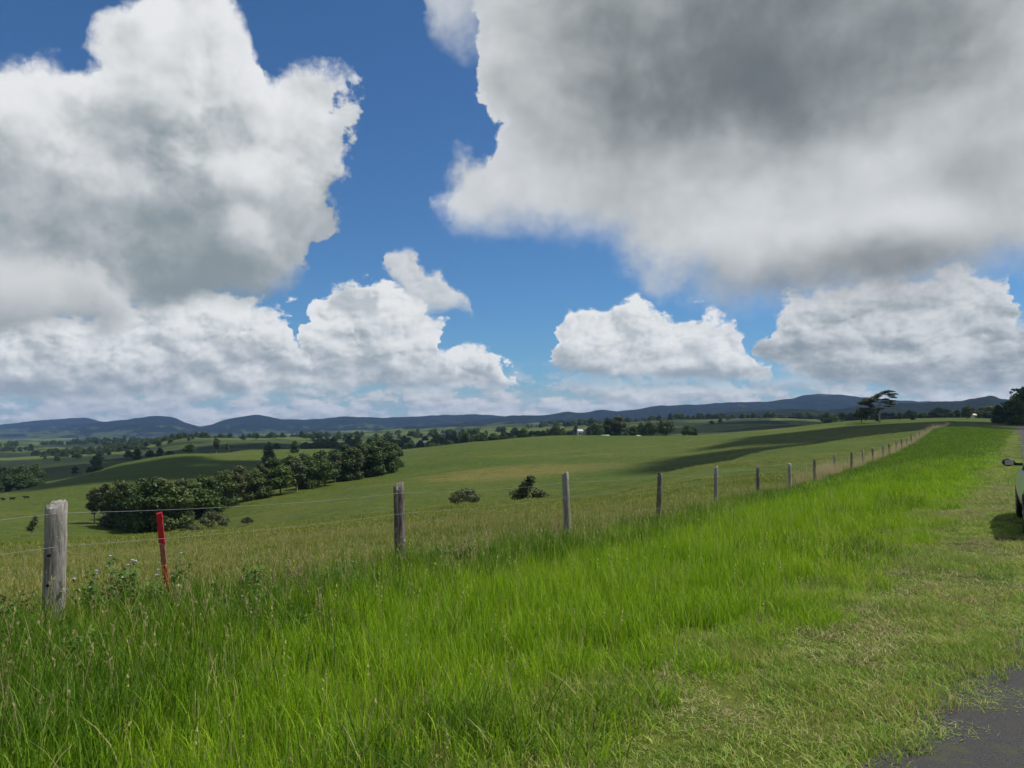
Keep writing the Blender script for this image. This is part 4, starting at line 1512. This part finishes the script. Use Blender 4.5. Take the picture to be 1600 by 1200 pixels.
def make_kinds():
    rg = random.Random(12)
    # every kind is built about 10 m tall
    def limbs(k, z0, z1, out, up):
        return [(rg.uniform(z0, z1), i / k * 6.28 + rg.uniform(-0.5, 0.5), rg.uniform(0.7, 1.1) * out, rg.uniform(0.6, 1.1) * up) for i in range(k)]
    for v in range(3):     # broad rainforest tree, leafy almost to the ground
        lb = ring_lobes(6, 2.0, 2.2, 1.6, 1.7, rg, 0.9) + ring_lobes(5, 1.7, 6.0, 1.7, 1.7, rg) + ring_lobes(3, 0.7, 8.2, 1.3, 1.5, rg) + [(0, 0, 5, 1.6, 1.6, 3.4)]
        KINDS['broad%d' % v] = (trunk_mesh('trunk', 7.5, 0.24, limbs(5, 0.3, 0.8, 1.8, 1.6), M_BARK, 20 + v), crown_mesh('crown', lb, 6500, 0.38, L_DARK, 30 + v, 0.45))
    for v in range(3):     # tall gum, pale trunk showing, open crown
        lb = ring_lobes(4, 1.0, 5.2, 1.0, 1.1, rg) + ring_lobes(4, 1.1, 7.2, 1.05, 1.2, rg) + ring_lobes(3, 0.5, 9.0, 0.85, 1.1, rg) + [(rg.uniform(-.5, .5), rg.uniform(-.5, .5), 3.4, 0.8, 0.8, 0.9)]
        KINDS['gum%d' % v] = (trunk_mesh('trunk', 9.0, 0.16, limbs(6, 0.35, 0.85, 1.2, 1.5), M_PALEBARK, 50 + v), crown_mesh('crown', lb, 4200, 0.33, L_GREY, 60 + v, 0.3))
    for v in range(2):     # round isolated paddock tree
        lb = ring_lobes(6, 2.9, 4.6, 2.1, 1.9, rg) + ring_lobes(4, 1.9, 7.2, 1.9, 1.7, rg) + [(0, 0, 8.4, 1.6, 1.6, 1.4), (0, 0, 5.5, 2.4, 2.4, 2.4)]
        KINDS['round%d' % v] = (trunk_mesh('trunk', 6.0, 0.30, limbs(5, 0.4, 0.9, 2.4, 2.0), M_BARK, 70 + v), crown_mesh('crown', lb, 3600, 0.50, L_DARK, 80 + v, 0.5))
    for v in range(2):     # lighter leafy tree
        lb = ring_lobes(5, 2.2, 4.4, 1.9, 1.8, rg) + ring_lobes(4, 1.5, 7.0, 1.7, 1.6, rg) + [(0, 0, 8.3, 1.3, 1.3, 1.5)]
        KINDS['light%d' % v] = (trunk_mesh('trunk', 6.5, 0.22, limbs(5, 0.3, 0.85, 1.9, 1.8), M_BARK, 90 + v), crown_mesh('crown', lb, 3200, 0.46, L_LIGHT, 95 + v, 0.45))
    # steep dark cone of a tree
    lb = [(0, 0, 1.8, 3.2, 3.2, 1.6)] + ring_lobes(6, 2.2, 2.6, 1.5, 1.6, rg) + ring_lobes(5, 1.6, 4.6, 1.4, 1.6, rg) + ring_lobes(4, 1.0, 6.6, 1.2, 1.5, rg) + [(0.2, 0, 8.6, 0.9, 0.9, 1.5)]
    KINDS['cone'] = (trunk_mesh('trunk', 7.0, 0.3, [], M_BARK, 110), crown_mesh('crown', lb, 3800, 0.5, L_DARK, 111, 0.5))
    # spreading multi-stemmed bushes (about 4 m tall)
    for v in range(2):
        lb = ring_lobes(6, 2.2, 2.1 + 0.1 * v, 1.15, 0.85, rg, 0.3) + ring_lobes(4, 1.1, 3.1, 1.0, 0.75, rg, 0.25) + [(0.1, 0, 3.6, 0.9, 0.9, 0.6)]
        KINDS['bush%d' % v] = (trunk_mesh('trunk', 2.4, 0.12, limbs(7, 0.05, 0.5, 2.0, 1.6), M_PALEBARK, 120 + v), crown_mesh('crown', lb, 2400, 0.30, L_GREY, 130 + v, 0.4))
    # lopsided bush with a taller head
    lb = [(-1.9, 0, 1.9, 1.3, 1.2, 1.0), (-0.6, 0.3, 2.3, 1.2, 1.2, 1.1), (0.2, 0, 3.9, 1.2, 1.1, 1.1), (0.7, -0.4, 4.7, 0.8, 0.8, 0.7), (1.6, 0, 2.1, 1.2, 1.1, 0.9), (3.0, 0.2, 1.5, 1.3, 1.0, 0.7), (-0.8, 0, 3.2, 0.9, 0.9, 0.8), (2.2, 0.5, 2.2, 0.9, 0.8, 0.6)]
    KINDS['forked'] = (trunk_mesh('trunk', 3.6, 0.13, [(0.1, 0.1, 2.4, 1.4), (0.1, 3.2, 1.8, 1.5), (0.4, 0.6, 0.8, 1.2), (0.5, 3.6, 0.9, 1.3)], M_PALEBARK, 140), crown_mesh('crown', lb, 2600, 0.30, L_GREY, 141, 0.35))
    # thin wind-shaped tree with ragged plates of leaves, highest on one side
    lb = []
    for i in range(74):
        t_ = rg.uniform(0, 1)
        px = -3.6 + 6.4 * t_
        pz = 5.6 + 4.0 * t_ ** 0.8 - rg.choice([0, 0, 0.9, 1.8, 2.8, 3.8, 4.6]) * rg.uniform(0.7, 1.1)
        lb.append((px + rg.uniform(-0.4, 0.4), rg.uniform(-1.2, 1.2), max(pz, 2.2), rg.uniform(0.5, 1.05), rg.uniform(0.4, 0.9), rg.uniform(0.16, 0.36)))
    KINDS['flat'] = (trunk_mesh('trunk', 8.6, 0.17, [(0.35, 0.1, 2.3, 2.6), (0.45, 3.1, 2.8, 2.4), (0.6, 0.4, 2.4, 3.2), (0.6, 2.8, 1.8, 2.6), (0.25, 3.3, 1.4, 2.0), (0.7, 1.5, 1.0, 2.0)], M_PALEBARK, 150), crown_mesh('crown', lb, 8500, 0.27, L_GREY, 151, 0.1))
    # bare, thin sapling
    lb = [(0.2, 0, 2.6, 0.7, 0.7, 1.0), (-0.3, 0, 1.7, 0.7, 0.6, 0.7), (0.4, 0.2, 3.6, 0.4, 0.4, 0.6)]
    KINDS['sapling'] = (trunk_mesh('trunk', 3.8, 0.06, [(0.3, 0.3, 0.7, 0.8), (0.4, 2.8, 0.7, 0.8), (0.6, 4.5, 0.5, 0.7)], M_PALEBARK, 160), crown_mesh('crown', lb, 420, 0.26, L_GREY, 161, 0.1))


make_kinds()
KH = {'bush0': 4.2, 'bush1': 4.2, 'forked': 5.4, 'sapling': 4.2}
TRNG = random.Random(99)
USED = {}


def tree(kind, u, base_v, top_v, Y, label, group=None, width=1.0, name=None, rot=None):
    """stand a tree where its foot is seen; top_v sets its height.  Returns the root"""
    d = ray(u, base_v)
    x = d[0] / d[1] * Y
    z = h1(x, Y)
    htop = zat(u, top_v, Y)
    s = max(htop - z, 1.5) / KH.get(kind, 9.9)
    tm, cmesh = KINDS[kind]
    cat = 'bush' if kind.startswith('bush') or kind in ('forked', 'sapling') else 'tree'
    root = empty(name or {'bush': 'bush', 'tree': 'tree'}[cat], (x, Y, z - 0.15), TRNG.uniform(0, 6.28) if rot is None else rot, (s * width, s * width, s), label=label, category=cat)
    if group:
        root['group'] = group
    obj('trunk', tm, root)
    obj('crown', cmesh, root)
    return root


def depth_of(u, v, y0=60.0, y1=700.0):
    """first distance at which the ground is seen at this place of the view"""
    ys = np.exp(np.linspace(math.log(y0), math.log(y1), 500))
    d = ray(u, v)
    xs = d[0] / d[1] * ys
    zs = EYE + d[2] / d[1] * ys
    g = H(xs, ys)
    k = np.where(g >= zs)[0]
    return float(ys[k[0]]) if len(k) else y1


ORD = ['first', 'second', 'third', 'fourth', 'fifth', 'sixth', 'seventh', 'eighth', 'ninth', 'tenth', 'eleventh', 'twelfth', 'thirteenth', 'fourteenth', 'fifteenth', 'sixteenth',
       'seventeenth', 'eighteenth', 'nineteenth', 'twentieth', 'twenty-first', 'twenty-second', 'twenty-third', 'twenty-fourth', 'twenty-fifth', 'twenty-sixth', 'twenty-seventh', 'twenty-eighth', 'twenty-ninth', 'thirtieth']


def build_trees():
    # belt of trees along the creek: front row then the row behind it
    front = [('gum0', 148, 806, 764), ('gum2', 163, 808, 758), ('broad0', 182, 814, 757), ('gum1', 193, 822, 755), ('broad1', 210, 828, 756), ('broad2', 236, 830, 749), ('gum0', 247, 826, 746), ('broad0', 264, 828, 754), ('gum1', 283, 818, 750), ('light1', 303, 808, 751), ('broad2', 326, 798, 750),
             ('broad0', 352, 792, 738), ('gum2', 372, 790, 730), ('broad1', 392, 788, 735), ('round0', 416, 786, 758), ('light0', 440, 779, 726), ('gum0', 462, 780, 716), ('broad0', 484, 778, 716), ('light1', 508, 773, 714),
             ('gum1', 526, 770, 706), ('broad2', 545, 762, 702), ('gum0', 553, 758, 699), ('gum2', 564, 756, 694), ('broad0', 577, 752, 695), ('gum0', 590, 748, 688), ('broad1', 602, 744, 690), ('gum1', 613, 740, 690)]
    back = [('broad2', 190, 802, 752), ('gum2', 222, 806, 748), ('broad1', 290, 796, 748), ('broad0', 318, 786, 744), ('broad2', 345, 780, 734), ('broad1', 378, 776, 728), ('gum1', 405, 770, 724), ('broad0', 428, 764, 716), ('broad1', 452, 760, 712),
            ('gum0', 476, 756, 706), ('broad2', 500, 752, 704), ('broad0', 522, 748, 700), ('gum2', 542, 744, 696), ('broad1', 562, 740, 690), ('broad2', 584, 734, 686), ('gum1', 600, 730, 684), ('broad0', 616, 728, 694)]
    what = {'g': 'grey-green pale-trunked gum', 'b': 'dark leafy tree', 'r': 'low rounded tree', 'l': 'lighter green leafy tree'}
    for rowname, row, dd in (('front', front, 0), ('back', back, 24)):
        for i, (k, u, vb, vt) in enumerate(row):
            Y = np.interp(u, [150, 200, 260, 330, 430, 520, 620], [215, 195, 192, 215, 240, 262, 300]) + dd
            tree(k, u + TRNG.uniform(-3, 3), vb, vt + TRNG.uniform(-3, 3), Y + TRNG.uniform(-4, 4), '%s, %s from the left in the creek belt\'s %s row' % (what[k[0]], ORD[i], rowname), 'trees along the creek', TRNG.uniform(1.2, 1.5) if k[0] != 'g' else TRNG.uniform(1.15, 1.45), rot=None)
    # bushes and single trees on the near slopes
    for k, u, vb, vt, Y, lab, wd in (
            ('bush0', 725, 790, 761, 128, 'low spreading bush on its own in the middle of the paddock', 1.0),
            ('forked', 824, 780, 741, 132, 'ragged bush with a tall head, beside the low bush in the paddock', 1.0),
            ('bush1', 333, 833, 797, 165, 'dense bush below the creek trees, just above the fence wire', 1.1),
            ('bush0', 386, 831, 806, 160, 'smaller grey-green bush to the east of the dense one below the creek trees', 1.0),
            ('sapling', 50, 830, 804, 150, 'thin half-bare sapling in the paddock west of the first post', 1.2),
            ('bush1', 300, 836, 818, 158, 'low scrubby bush at the foot of the creek trees', 1.3),
            ('cone', 419, 728, 690, 400, 'steep dark cone-shaped tree standing above the creek belt', 0.95),
            ('broad1', 460, 708, 688, 470, 'small dark tree on the slope behind the cone-shaped tree', 1.0),
            ('round0', 296, 709, 693, 455, 'dark wide tree on the crest of the western hill', 1.5),
            ('gum0', 338, 707, 684, 470, 'grey gum on the hill crest beside the dark wide tree', 1.2),
            ('sapling', 355, 707, 692, 470, 'thin small tree next to the grey gum on the hill crest', 1.2),
            # around the homestead on the ridge
            ('light0', 728, 693, 674, 470, 'yellow-green tree at the low end of the ridge line', 1.15),
            ('round1', 752, 691, 675, 520, 'dark round tree beside the yellow-green one on the ridge', 1.2),
            ('broad0', 771, 690, 676, 520, 'dark middle tree of the hedge-like clump on the ridge', 1.3),
            ('broad2', 787, 688, 676, 520, 'east end tree of the hedge-like clump on the ridge', 1.2),
            ('light1', 818, 686, 667, 500, 'pale green tree between the ridge clump and the homestead', 1.0),
            ('round0', 868, 682, 663, 520, 'dark round tree west of the white hut', 1.0),
            ('round1', 930, 682, 660, 520, 'dark round tree between the white hut and the homestead', 1.1),
            ('broad1', 951, 683, 653, 530, 'tall dark tree right behind the homestead roof', 1.0),
            ('gum1', 968, 683, 651, 530, 'tallest grey tree behind the homestead', 1.6),
            ('light0', 990, 682, 664, 500, 'small pale tree in front of the homestead grove', 1.0),
            ('broad2', 1002, 684, 660, 520, 'slim dark tree in the middle of the homestead grove', 0.9),
            ('round0', 1015, 684, 656, 510, 'dark round tree near the white cottage', 0.85),
            ('round1', 1040, 684, 655, 500, 'largest round tree at the east side of the homestead grove', 1.15),
            ('round0', 1076, 682, 663, 500, 'separate round tree at the east end of the homestead grove', 1.05),
            ('broad1', 1086, 681, 668, 500, 'small dark tree touching the last round tree of the grove', 0.8),
            # right-hand crest
            ('round1', 1346, 657, 636, 420, 'dark bushy tree under the flat-topped tree on the crest', 1.05),
            ('flat', 1374, 657, 608, 400, 'thin flat-topped tree standing against the sky on the crest', 1.45),
            ('broad0', 1372, 657, 641, 430, 'dark shrub-like tree at the foot of the flat-topped tree', 0.8),
            ('round0', 1405, 656, 643, 430, 'small dark tree east of the flat-topped tree', 0.8),
            ('broad2', 1426, 655, 644, 460, 'little dark tree further along the crest toward the cottage', 0.9),
            ('round1', 1511, 653, 634, 480, 'dark round tree beside the cream cottage near the road', 0.85),
            ('broad0', 1560, 656, 632, 330, 'dark dense tree at the west end of the roadside clump', 1.1),
            ('broad1', 1577, 656, 628, 320, 'dark dense middle tree of the roadside clump', 1.1),
            ('round0', 1604, 657, 602, 310, 'tall dark tree by the road, cut off by the picture edge', 1.0),
            ('broad2', 1588, 657, 620, 300, 'dark tree just before the tall one at the roadside', 0.9)):
        tree(k, u, vb, vt, Y, lab, None, wd, rot=0.0 if k in ('forked', 'flat') else None)
    # scattered trees on the distant paddocks
    spots = [(6, 730, 16, 640), (14, 728, 12, 640), (90, 718, 9, 900), (120, 720, 11, 880), (157, 722, 12, 850), (200, 716, 13, 800), (214, 716, 15, 780), (234, 712, 12, 760), (250, 712, 14, 740), (265, 709, 11, 700), (70, 712, 6, 1000), (106, 708, 5, 1050), (170, 704, 6, 1100),
             (165, 690, 7, 1900), (178, 689, 8, 1900), (192, 688, 8, 1900), (205, 687, 9, 1900), (222, 690, 6, 1800), (322, 688, 8, 1300), (345, 686, 7, 1300), (380, 688, 8, 1250), (400, 688, 10, 1250), (505, 694, 12, 900), (520, 692, 14, 900), (545, 692, 18, 850), (556, 690, 12, 900),
             (612, 690, 13, 800), (626, 692, 12, 800), (640, 692, 10, 900), (683, 690, 17, 780), (700, 690, 11, 900), (664, 690, 9, 1000), (805, 676, 10, 1000), (840, 676, 9, 1000), (856, 672, 8, 1100), (880, 670, 8, 1100), (900, 668, 7, 1200), (1112, 664, 6, 1000), (1126, 662, 8, 1050),
             (1138, 660, 5, 1100), (1160, 657, 8, 1200), (1175, 672, 8, 650), (1185, 671, 9, 640), (1196, 671, 9, 640), (1206, 670, 8, 640), (1224, 670, 9, 640), (1236, 669, 10, 640), (1246, 668, 10, 640), (1268, 666, 8, 650), (1283, 664, 10, 640), (1296, 662, 7, 660), (1440, 655, 8, 560), (1470, 654, 7, 600), (1486, 654, 9, 600), (1530, 653, 10, 560)]
    areas = [(2, 'at the western picture edge'), (13, 'on the sunlit western paddock'), (18, 'on the distant western ridge'), (22, 'on the lit knoll behind the western hill'), (26, 'on the flat above the creek belt'), (32, 'in the dip behind the creek belt'),
             (37, 'on the slopes behind the white hut'), (41, 'on the lit hill east of the homestead'), (51, 'along the hedge line beyond the eastern ridge'), (99, 'on the crest toward the road')]
    ks = ['broad0', 'round0', 'broad1', 'round1', 'broad2', 'light0']
    for i, (u, v, hp, Y) in enumerate(spots):
        k_ = next(q for q, (lim_, _) in enumerate(areas) if i < lim_)
        first_ = areas[k_ - 1][0] if k_ else 0
        same_ = sorted(q[0] for q in spots[first_:areas[k_][0]])
        lab = 'small far-off dark tree, %s from the left %s' % (ORD[same_.index(u)], areas[k_][1])
        d = ray(u, v)
        x = d[0] / d[1] * Y
        z = h1(x, Y)
        s = hp * 1.15 / F * Y / 9.9
        tm, cm_ = KINDS[ks[i % 6]]
        root = empty('far_tree', (x, Y, z - 0.2), TRNG.uniform(0, 6.28), (s * 1.25, s * 1.25, s), label=lab, category='tree', group='far trees dotting the distant paddocks')
        obj('trunk', tm, root)
        obj('crown', cm_, root)


build_trees()


def build_woods():
    """woods far off that read as one mass"""
    rg = np.random.default_rng(17)
    coll = source_collection('wood_crowns', [KINDS[k][1] for k in ('broad0', 'broad1', 'broad2', 'round0', 'round1')])
    P, Sc = [], []

    def blob(u0, u1, Y0, Y1, n, h):
        u = rg.uniform(u0, u1, n)
        y = rg.uniform(Y0, Y1, n)
        x = (u - 800) / F * y
        k = fbm(x / (0.12 * Y0), y / (0.12 * Y0), int(u0 + 5000) % 97, 3) > -0.12
        x, y = x[k], y[k]
        P.append(np.stack([x, y, H(x, y) - 0.5], 1))
        s = rg.uniform(0.35, 1.25, len(x)) * h / 9.9
        Sc.append(np.stack([s * 1.3, s * 1.3, s], 1))
    blob(-260, 70, 470, 640, 420, 13)
    blob(60, 170, 520, 660, 160, 11)
    blob(-260, 240, 1500, 2300, 560, 13)
    blob(40, 330, 1150, 1500, 160, 10)
    blob(420, 640, 740, 1000, 130, 9)
    blob(460, 820, 1100, 1900, 230, 11)
    blob(590, 860, 620, 860, 110, 9)
    blob(780, 1010, 640, 1000, 110, 9)
    blob(820, 1100, 1300, 2400, 210, 11)
    blob(1090, 1330, 1250, 2100, 300, 12)
    blob(1290, 1600, 640, 1300, 420, 11)
    blob(250, 500, 1500, 2600, 220, 11)
    P, Sc = np.concatenate(P), np.concatenate(Sc)
    scatter('woods', P, rg.uniform(0, 6.28, len(P)), Sc, rg.integers(0, 5, len(P)), coll, kind='stuff', label='dark patches of bush between the distant paddocks', category='woods')


build_woods()


# ------------------------------------------------------------------ homestead, cottages, pole, cattle
M_WHITE = plain_mat('white_weatherboard', (0.55, 0.54, 0.50), 0.7, 0.3, var=0.06)
M_CREAM = plain_mat('cream_weatherboard', (0.55, 0.50, 0.38), 0.7, 0.3, var=0.06)
M_ROOFW = plain_mat('white_tin_roof', (0.50, 0.51, 0.52), 0.4, 0.4, var=0.05)
M_ROOFG = plain_mat('grey_tin_roof', (0.42, 0.44, 0.46), 0.5, 0.4, var=0.08)
M_ROOFR = plain_mat('rust_red_roof', (0.22, 0.07, 0.045), 0.6, 0.3, var=0.15)
M_PANE = plain_mat('house_glass', (0.02, 0.025, 0.03), 0.08, 0.5, var=0.0)
M_TRIM = plain_mat('house_trim', (0.6, 0.6, 0.58), 0.6, 0.3, var=0.05)


def house(u, v, Y, w, d, h, roof, wall, roofm, rot, label, name='house'):
    x = xat(u, v, Y)
    root = empty(name, (x, Y, h1(x, Y) - 0.1), rot, label=label, category='house' if name != 'shed' else 'shed')
    bm = bmesh.new()
    bx(bm, (0, 0, h / 2), (w, d, h))
    for s in (-1, 1):
        vs = [bm.verts.new(q) for q in ((s * w / 2, -d / 2, h), (s * w / 2, d / 2, h), (s * w / 2, 0, h + roof))]
        bm.faces.new(vs)
    bm_obj('wall', bm, wall, root)
    bm = bmesh.new()
    o = 0.45
    sl = roof / (d / 2)
    for s in (-1, 1):
        vs = [bm.verts.new(q) for q in ((-w / 2 - o, s * (d / 2 + o), h - sl * o + 0.05), (w / 2 + o, s * (d / 2 + o), h - sl * o + 0.05), (w / 2 + o, 0, h + roof + 0.06), (-w / 2 - o, 0, h + roof + 0.06))]
        f = bm.faces.new(vs)
        ex = bmesh.ops.extrude_face_region(bm, geom=[f])
        for q in ex['geom']:
            if isinstance(q, bmesh.types.BMVert):
                q.co.z += 0.08
    bm_obj('roof', bm, roofm, root)
    k = max(2, int(w / 3))
    for i in range(k):
        xx = -w / 2 + (i + 0.5) * w / k
        bm = bmesh.new()
        if i == k // 2:
            bx(bm, (xx, -d / 2 - 0.02, 1.05), (0.95, 0.07, 2.1))
            bm_obj('door', bm, M_ROOFR, root)
        else:
            bx(bm, (xx, -d / 2 - 0.02, 1.5), (1.25, 0.06, 1.2))
            wn = bm_obj('window', bm, M_TRIM, root)
            bm = bmesh.new()
            bx(bm, (xx, -d / 2 - 0.052, 1.5), (1.05, 0.03, 1.0))
            bm_obj('pane', bm, M_PANE, wn)


house(906, 680, 475, 2.6, 2.6, 3.2, 0.8, M_WHITE, M_ROOFG, 0.3, 'small white hut alone on the ridge beside the power pole')
house(946, 682, 524, 4.4, 4.4, 2.6, 1.4, M_CREAM, M_ROOFW, -0.15, 'homestead with a white tin roof half hidden by tall trees')
house(997, 682, 516, 3.4, 3.4, 2.4, 1.0, M_WHITE, M_ROOFG, 0.5, 'white cottage between the round trees of the grove', 'cottage')
house(1521, 653, 540, 2.4, 2.4, 2.2, 0.7, M_CREAM, M_CREAM, 0.2, 'cream cottage near the road below the far wooded hill', 'cottage')
house(641, 692, 840, 12.0, 7.0, 3.0, 1.8, M_WHITE, M_ROOFG, 0.1, 'long pale farmhouse in the dip behind the creek trees')
house(660, 692, 850, 10.0, 8.0, 3.2, 1.5, M_CREAM, M_ROOFW, -0.2, 'pale roofed shed next to the long farmhouse', 'shed')


def build_pole():
    Y = 400
    x = xat(897, 690, Y)
    z = h1(x, Y)
    root = empty('power_pole', (x, Y, z), label='thin dark power pole on the ridge in front of the white hut', category='pole')
    V, Q = tube_np([(0, 0, -0.5), (0, 0, 3), (0, 0, 6.6)], [0.16, 0.14, 0.11], 8)
    obj('shaft', mesh_np('shaft', V, Q, W_DARK), root)
    bm = bmesh.new()
    bx(bm, (0, 0, 6.1), (1.8, 0.1, 0.12))
    bm_obj('crossarm', bm, W_DARK, root)


build_pole()


def build_cattle():
    hide = plain_mat('black_hide', (0.018, 0.016, 0.014), 0.7, 0.2)
    def cow_mesh():
        bm = bmesh.new()
        st = [(-0.95, 1.02, 0.10, 0.14), (-0.85, 1.02, 0.27, 0.34), (-0.4, 0.95, 0.33, 0.40), (0.2, 0.94, 0.34, 0.42), (0.6, 1.0, 0.28, 0.40), (0.85, 1.08, 0.20, 0.28), (1.15, 1.12, 0.14, 0.17), (1.3, 1.05, 0.15, 0.16), (1.6, 0.88, 0.10, 0.10), (1.66, 0.86, 0.06, 0.07)]
        rows = [[bm.verts.new((ry * math.cos(k / 10 * 6.283), x_, z_ + rz * math.sin(k / 10 * 6.283))) for k in range(10)] for x_, z_, ry, rz in st]
        for a, b in zip(rows[:-1], rows[1:]):
            for k in range(10):
                bm.faces.new((a[k], a[(k + 1) % 10], b[(k + 1) % 10], b[k]))
        bm.faces.new(rows[0][::-1]); bm.faces.new(rows[-1])
        for sx in (-1, 1):
            for y_, kn in ((-0.72, -0.06), (0.62, 0.03)):
                pts = [(sx * 0.19, y_, 0.9), (sx * 0.2, y_ + kn * -1, 0.6), (sx * 0.19, y_ + kn, 0.36), (sx * 0.19, y_, 0.05), (sx * 0.19, y_ + 0.03, 0.0)]
                V, Q = tube_np(pts, [0.16, 0.11, 0.065, 0.05, 0.065], 6)
                vs = [bm.verts.new(q) for q in V]
                for q in Q:
                    bm.faces.new([vs[i] for i in q])
            V, Q = tube_np([(sx * 0.12, 1.2, 1.17), (sx * 0.24, 1.18, 1.18), (sx * 0.3, 1.17, 1.15)], [0.04, 0.06, 0.015], 5)
            vs = [bm.verts.new(q) for q in V]
            for q in Q:
                bm.faces.new([vs[i] for i in q])
        V, Q = tube_np([(0, -0.94, 1.1), (0, -1.03, 0.9), (0, -1.02, 0.5)], [0.03, 0.025, 0.035], 5)
        vs = [bm.verts.new(q) for q in V]
        for q in Q:
            bm.faces.new([vs[i] for i in q])
        bmesh.ops.recalc_face_normals(bm, faces=bm.faces[:])
        me = bpy.data.meshes.new('cow')
        bm.to_mesh(me); bm.free()
        me.materials.append(hide)
        for p in me.polygons:
            p.use_smooth = True
        return me
    me = cow_mesh()
    for (u, v, rz, lab) in ((5, 785, 1.2, 'tiny black cow at the far western edge of the hillside'), (19, 789, -1.4, 'tiny black cow grazing lowest of the three on the hillside'), (41, 787, 1.9, 'tiny black cow nearest the creek trees on the hillside')):
        Y = 300.0
        x = xat(u, v, Y)
        o = obj('cow', me, label=lab, category='cow', group='cattle on the western hillside')
        o.location = (x, Y, h1(x, Y))
        o.rotation_euler = (0, 0, rz)
        o.scale = (0.9,) * 3


build_cattle()


# ------------------------------------------------------------------ cumulus drifting overhead (they shade the land in patches)
def build_clouds():
    m, nt, out = new_mat('cloud_white')
    d = nt.nodes.new('ShaderNodeBsdfDiffuse')
    d.inputs[0].default_value = (0.9, 0.9, 0.9, 1)
    t = nt.nodes.new('ShaderNodeBsdfTranslucent')
    t.inputs[0].default_value = (0.9, 0.9, 0.9, 1)
    mx = nt.nodes.new('ShaderNodeMixShader')
    mx.inputs[0].default_value = 0.35
    nt.links.new(d.outputs[0], mx.inputs[1])
    nt.links.new(t.outputs[0], mx.inputs[2])
    nt.links.new(mx.outputs[0], out.inputs[0])
    ALT = 1100.0

    def cloud(sx, sy, rx, ry, ang, seed):
        """a cumulus whose shadow falls on (sx, sy)"""
        rg = random.Random(seed)
        k = (ALT - h1(sx, sy)) / SUN_DIR.z
        c = Vector((sx + SUN_DIR.x * k, sy + SUN_DIR.y * k, ALT))
        bm = bmesh.new()
        for i in range(16):
            a, rr = rg.uniform(0, 6.283), math.sqrt(rg.uniform(0, 1)) * 0.72
            px, py = math.cos(a) * rr * rx, math.sin(a) * rr * ry
            q = (px * math.cos(ang) - py * math.sin(ang), px * math.sin(ang) + py * math.cos(ang))
            s = min(rx, ry) * rg.uniform(0.35, 0.6) * (1.1 - rr * 0.6)
            bmesh.ops.create_icosphere(bm, subdivisions=3, radius=s, matrix=Matrix.Translation((q[0], q[1], s * 0.45)) @ Matrix.Diagonal((1.25, 1.25, 0.75, 1)))
        co = np.array([v_.co[:] for v_ in bm.verts])
        nn = fbm(co[:, 0] / 30.0 + seed, co[:, 1] / 30.0 + co[:, 2] / 25.0, seed, 4)
        for v_, n_ in zip(bm.verts, nn):
            v_.co *= 1.0 + 0.10 * float(n_)
            v_.co.z = max(v_.co.z, 6.0 * float(n_))
        o = bm_obj('clouds', bm, m, None, True, kind='stuff', label='broken cumulus overhead', category='clouds')
        o.location = c
    for i, (u, v, Y, rx, ry, ang) in enumerate(CLOUD_SHADE):
        cloud(xat(u, v, Y), Y, rx, ry, ang, 300 + i)


# where patches of cloud shade lie on the land: bearing, height of view, distance, half-axes, turn
CLOUD_SHADE = [
    (1320, 695, 236, 90, 36, 0.62),
    (1450, 664, 310, 88, 52, 0.5),
    (1474, 680, 255, 62, 27, 0.62),
    (300, 730, 380, 90, 42, 0.1),
    (60, 745, 640, 190, 110, 0.0),
    (480, 692, 850, 190, 150, 0.0),
    (720, 684, 850, 160, 150, 0.0),
    (1320, 655, 900, 220, 150, 0.1),
    (900, 672, 950, 120, 120, 0.0),
]
build_clouds()


# ------------------------------------------------------------------ haze
def build_haze():
    m, nt, out = new_mat('air')
    v = nt.nodes.new('ShaderNodeVolumePrincipled')
    v.inputs['Color'].default_value = (0.28, 0.49, 0.98, 1)
    v.inputs['Density'].default_value = HAZE
    v.inputs['Anisotropy'].default_value = 0.2
    nt.links.new(v.outputs[0], out.inputs['Volume'])
    m.cycles.homogeneous_volume = True
    bm = bmesh.new()
    zmin = min((o.matrix_basis.translation.z if o.type != 'MESH' else min(c[2] for c in o.bound_box)) for o in bpy.data.objects if o.name.startswith(('ground', 'mountains', 'hills')))
    zmax = max(max(c[2] for c in o.bound_box) for o in bpy.data.objects if o.name.startswith(('mountains', 'hills')))
    print('haze box', zmin, zmax)
    z0, z1 = zmin - 1.5, max(zmax + 25.0, 60.0)
    bx(bm, (0, 0, (z0 + z1) / 2), (19600, 19600, z1 - z0))
    bm_obj('haze', bm, m, None, kind='stuff', label='thin blue haze in the far distance', category='haze')


HAZE = 4.9e-5
build_haze()
